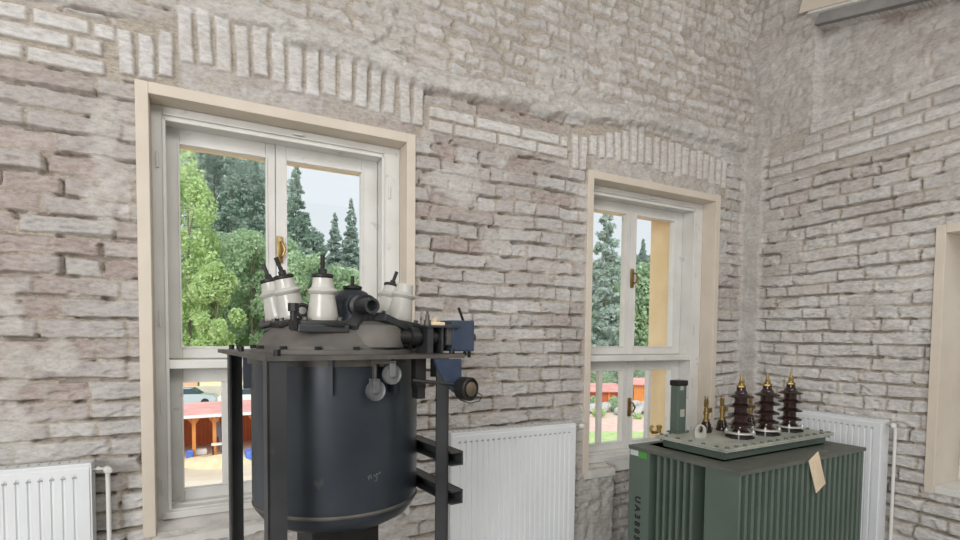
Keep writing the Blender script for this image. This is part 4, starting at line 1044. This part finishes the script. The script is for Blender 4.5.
# person behind the bench
def person(loc, label):
    pr = empty('person', loc, 2.8, label=label, cat='person')
    me = bpy.data.meshes.new('body')
    J = [((0, 0, .92), .15), ((0, 0, 1.15), .15), ((0, 0, 1.38), .17), ((0, 0, 1.52), .06), ((0, 0, 1.62), .09), ((0, 0, 1.74), .085),
         ((.10, 0, .88), .10), ((.11, .01, .48), .07), ((.12, 0, .08), .05), ((.12, -.12, .04), .04),
         ((-.10, 0, .88), .10), ((-.11, .01, .48), .07), ((-.12, 0, .08), .05), ((-.12, -.12, .04), .04),
         ((.20, 0, 1.40), .06), ((.26, -.02, 1.13), .045), ((.20, -.24, 1.02), .035), ((.18, -.32, 1.00), .03),
         ((-.20, 0, 1.40), .06), ((-.26, -.02, 1.13), .045), ((-.20, -.24, 1.02), .035), ((-.18, -.32, 1.00), .03)]
    E_ = [(0, 1), (1, 2), (2, 3), (3, 4), (4, 5), (0, 6), (6, 7), (7, 8), (8, 9), (0, 10), (10, 11), (11, 12), (12, 13), (2, 14), (14, 15), (15, 16), (16, 17), (2, 18), (18, 19), (19, 20), (20, 21)]
    me.from_pydata([j[0] for j in J], E_, []); o = bpy.data.objects.new('body', me); C.objects.link(o)
    sk = o.modifiers.new('skin', 'SKIN'); 
    lay = me.skin_vertices[0] if me.skin_vertices else None
    if lay:
        for i, j in enumerate(J): lay.data[i].radius = (j[1], j[1]*.8)
        lay.data[0].use_root = True
    o.modifiers.new('sub', 'SUBSURF').levels = 1
    dg = bpy.context.evaluated_depsgraph_get(); m2 = bpy.data.meshes.new_from_object(o.evaluated_get(dg)); bpy.data.objects.remove(o)
    m2.materials.clear(); m2.materials.append(MAT['greycloth']); m2.materials.append(MAT['skin'])
    for p_ in m2.polygons:
        if p_.center.z > 1.53: p_.material_index = 1
        p_.use_smooth = True
    o = bpy.data.objects.new('body', m2); C.objects.link(o); o.parent = pr
    return pr
person((-2.98, 26.9, GZ), 'person in grey clothing standing in the shed behind the white bench')

# cars and walls beyond the shed roof
def car(x, y, rz, mat, label):
    c = empty('car', (x, y, GZ), rz, label=label, cat='car', group='cars parked beyond the shed')
    Mc = Matrix(((1,0,0,0),(0,0,1,0),(0,1,0,0),(0,0,0,1)))
    MB().prism([(-2.1, .35), (-2.1, .85), (-1.9, .95), (-1.2, 1.0), (1.0, 1.0), (2.0, .85), (2.15, .6), (2.1, .3), (-2.0, .3)], -.85, .85, Mc).build('body', mat, c)
    MB().prism([(-1.5, .98), (-1.1, 1.42), (.35, 1.45), (1.05, .98)], -.74, .74, Mc).build('cabin_glass', 'carglass', c)
    MB().box(-1.0, .3, -.72, .72, 1.42, 1.48, ch=.02).build('roof', mat, c)
    for wx in (-1.35, 1.35):
        for wy in (-.86, .70): MB().cyl((wx, wy, .32), (wx, wy+.16, .32), .32, seg=18).build('wheel', 'tyre', c)
car(-4.7, 47.5, YA+.3, 'carblue', 'pale blue car parked beyond the shed roof, left one')
car(-.4, 45.6, YA+.3, 'carwhite', 'white car parked beyond the shed roof, right one')
def far_house(a, d, w, dp, h, mat, name, label, roof='redroof'):
    x, y = yard(a, d); b = empty(name, (x, y, gz(d)-.2), YA, label=label, cat='building')
    MB().box(-w/2, w/2, 0, dp, 0, h).build('wall', mat, b)
    MB().prism([(-.4, h), (dp/2, h+1.6), (dp+.4, h), (dp/2, h-.0)], -w/2-.4, w/2+.4, Matrix(((0, 0, 1, 0), (1, 0, 0, 0), (0, 1, 0, 0), (0, 0, 0, 1)))).build('roof', roof, b)
    for i in range(int(w/2.6)):
        xx = -w/2+1.3+i*2.6; f_ = MB().box(xx-.5, xx+.5, -.04, .02, .9, 2.2).build('window', 'whiteboard', b); MB().box(xx-.42, xx+.42, -.06, -.03, .98, 2.12).build('pane', 'carglass', f_)
    return b
x, y = yard(-32.0, 57.0)
o = MB().box(-5.2, 5.2, 0, .4, 0, 2.2).build('garden_wall', 'orangewall'); o.location = (-9.4, 61.5, GZ); o.rotation_euler = (0, 0, -.03); tag(o, 'orange plastered garden wall beyond the parked cars, left part', 'wall')
o = MB().box(0, 12, 0, .4, 0, 2.3).build('garden_wall', 'yellowwall'); o.location = (-4.0, 60.9, GZ); o.rotation_euler = (0, 0, -.20); tag(o, 'pale yellow garden wall beyond the parked cars, right part', 'wall')
o = MB().box(-12, 14, 0, .5, 0, 1.0, ch=.05).build('stone_wall', 'greystonewall'); o.location = (-2.0, 53.5, GZ); o.rotation_euler = (0, 0, -.12); tag(o, 'low grey stone wall behind the parked cars', 'wall')

# garden seen through the smaller window
xg, yg = yard(8.0, 30.0)
o = MB().box(-8, 12, 0, 4.3, 0, .05).build('lawn', 'lawn'); o.location = (*yard(6.0, 28.8), GZ); o.rotation_euler = (0, 0, YA); tag(o, kind='structure')
o = MB().box(-8, 14, 0, 5.9, 0, .09).build('paved_path', 'pinkpath'); o.location = (*yard(6.0, 33.1), GZ); o.rotation_euler = (0, 0, YA); tag(o, kind='structure')
x, y = yard(5.6, 45.0); fsh = empty('board_shed', (x, y, GZ), YA+.10, label='low red-brown boarded shed with pale red roof behind the garden', cat='shed')
MB().box(0, 7.2, 0, 3, 0, 1.35).build('wall', 'redwood', fsh)
MB().prism([(-.4, 1.30), (-.4, 1.38), (3.3, 1.78), (3.3, 1.70)], -.3, 7.5, Mr).build('roof', 'redroof', fsh)
for i in range(8): MB().box(.2+i*.9, .34+i*.9, -.12, 0, 0, 1.32).build('post', 'whiteboard' if i % 2 else 'orangewood', fsh)  # every other post coloured white to look lit
x, y = yard(13.45, 45.6); gs = empty('garden_hut', (x, y, GZ+.45), YA-.10, label='orange boarded garden hut with a pale roof, right pane of the smaller window', cat='hut')
gw_ = MB().box(0, 3.4, 0, 2.4, 0, 1.5).build('wall', 'orangewood', gs)
m = MB()
for i in range(17): m.box(.2*i, .2*i+.02, -.02, .0, 0, 1.5)
merge(gw_, m.build('battens', 'redwood', gs))
MB().prism([(-.3, 1.48), (-.3, 1.56), (1.2, 2.02), (2.7, 1.56), (2.7, 1.48), (1.2, 1.94)], -.3, 3.7, Mr).build('roof', 'redroof', gs)
rnd = random.Random(9)
for i in range(34):
    a = rnd.uniform(8.0, 14.6); d = 40.0+rnd.uniform(0, 3.4); s_ = rnd.uniform(.26, .50)
    bm = bmesh.new(); bmesh.ops.create_icosphere(bm, subdivisions=2, radius=s_)
    for v in bm.verts: v.co = Vector((v.co.x*1.2, v.co.y, v.co.z*.7))*(1+rnd.uniform(-.12, .12))
    me = bpy.data.meshes.new('stone'); bm.to_mesh(me); bm.free(); me.materials.append(MAT['stone'])
    o = bpy.data.objects.new('stone', me); C.objects.link(o); x, y = yard(a, d); o.location = (x, y, GZ+s_*.5+.10*(d-40.0)); tag(o, 'rough grey stone in the garden rockery behind the pink path', 'stone', 'stones of the garden rockery')
def bush(a, d, z, r, h, mat, label, n=1500):
    rng = np.random.default_rng(int(a*100)); v = rng.normal(size=(n, 3)); v /= np.linalg.norm(v, axis=1)[:, None]
    p = v*np.array([r, r, h/2])*rng.uniform(.55, 1.03, (n, 1)); p[:, 2] += h/2
    me = leaf_mesh('garden_bush', p, .07, int(a*10), mat, 0, v*.6); o = bpy.data.objects.new('garden_bush', me); C.objects.link(o); x, y = yard(a, d); o.location = (x, y, z)
    tag(o, label, 'bush')
bush(10.9, 42.3, GZ, .5, 1.3, 'leaf_mid', 'round green bush left of the centre post of the smaller window')
bush(8.9, 38.9, GZ, .5, .8, 'leaf_light', 'low pale bush at the left edge of the smaller window')
bush(11.6, 38.2, GZ, .3, .5, 'leaf_light', 'small plant on the pink path edge by the stones')
bush(9.6, 43.9, GZ, .5, 1.1, 'leaf_mid', 'small bush just right of the round green bush')
bush(11.0, 52.5, GZ, 2.4, 4.0, 'leaf_mid', 'wide hedge bush above the boarded shed roof, left', 6000)
bush(16.0, 54.5, GZ, 2.4, 3.9, 'leaf_mid', 'wide hedge bush above the boarded shed roof, middle', 6000)
bush(16.6, 50.0, GZ, 1.8, 3.2, 'leaf_dark', 'dark hedge bush above the orange garden hut', 7000)
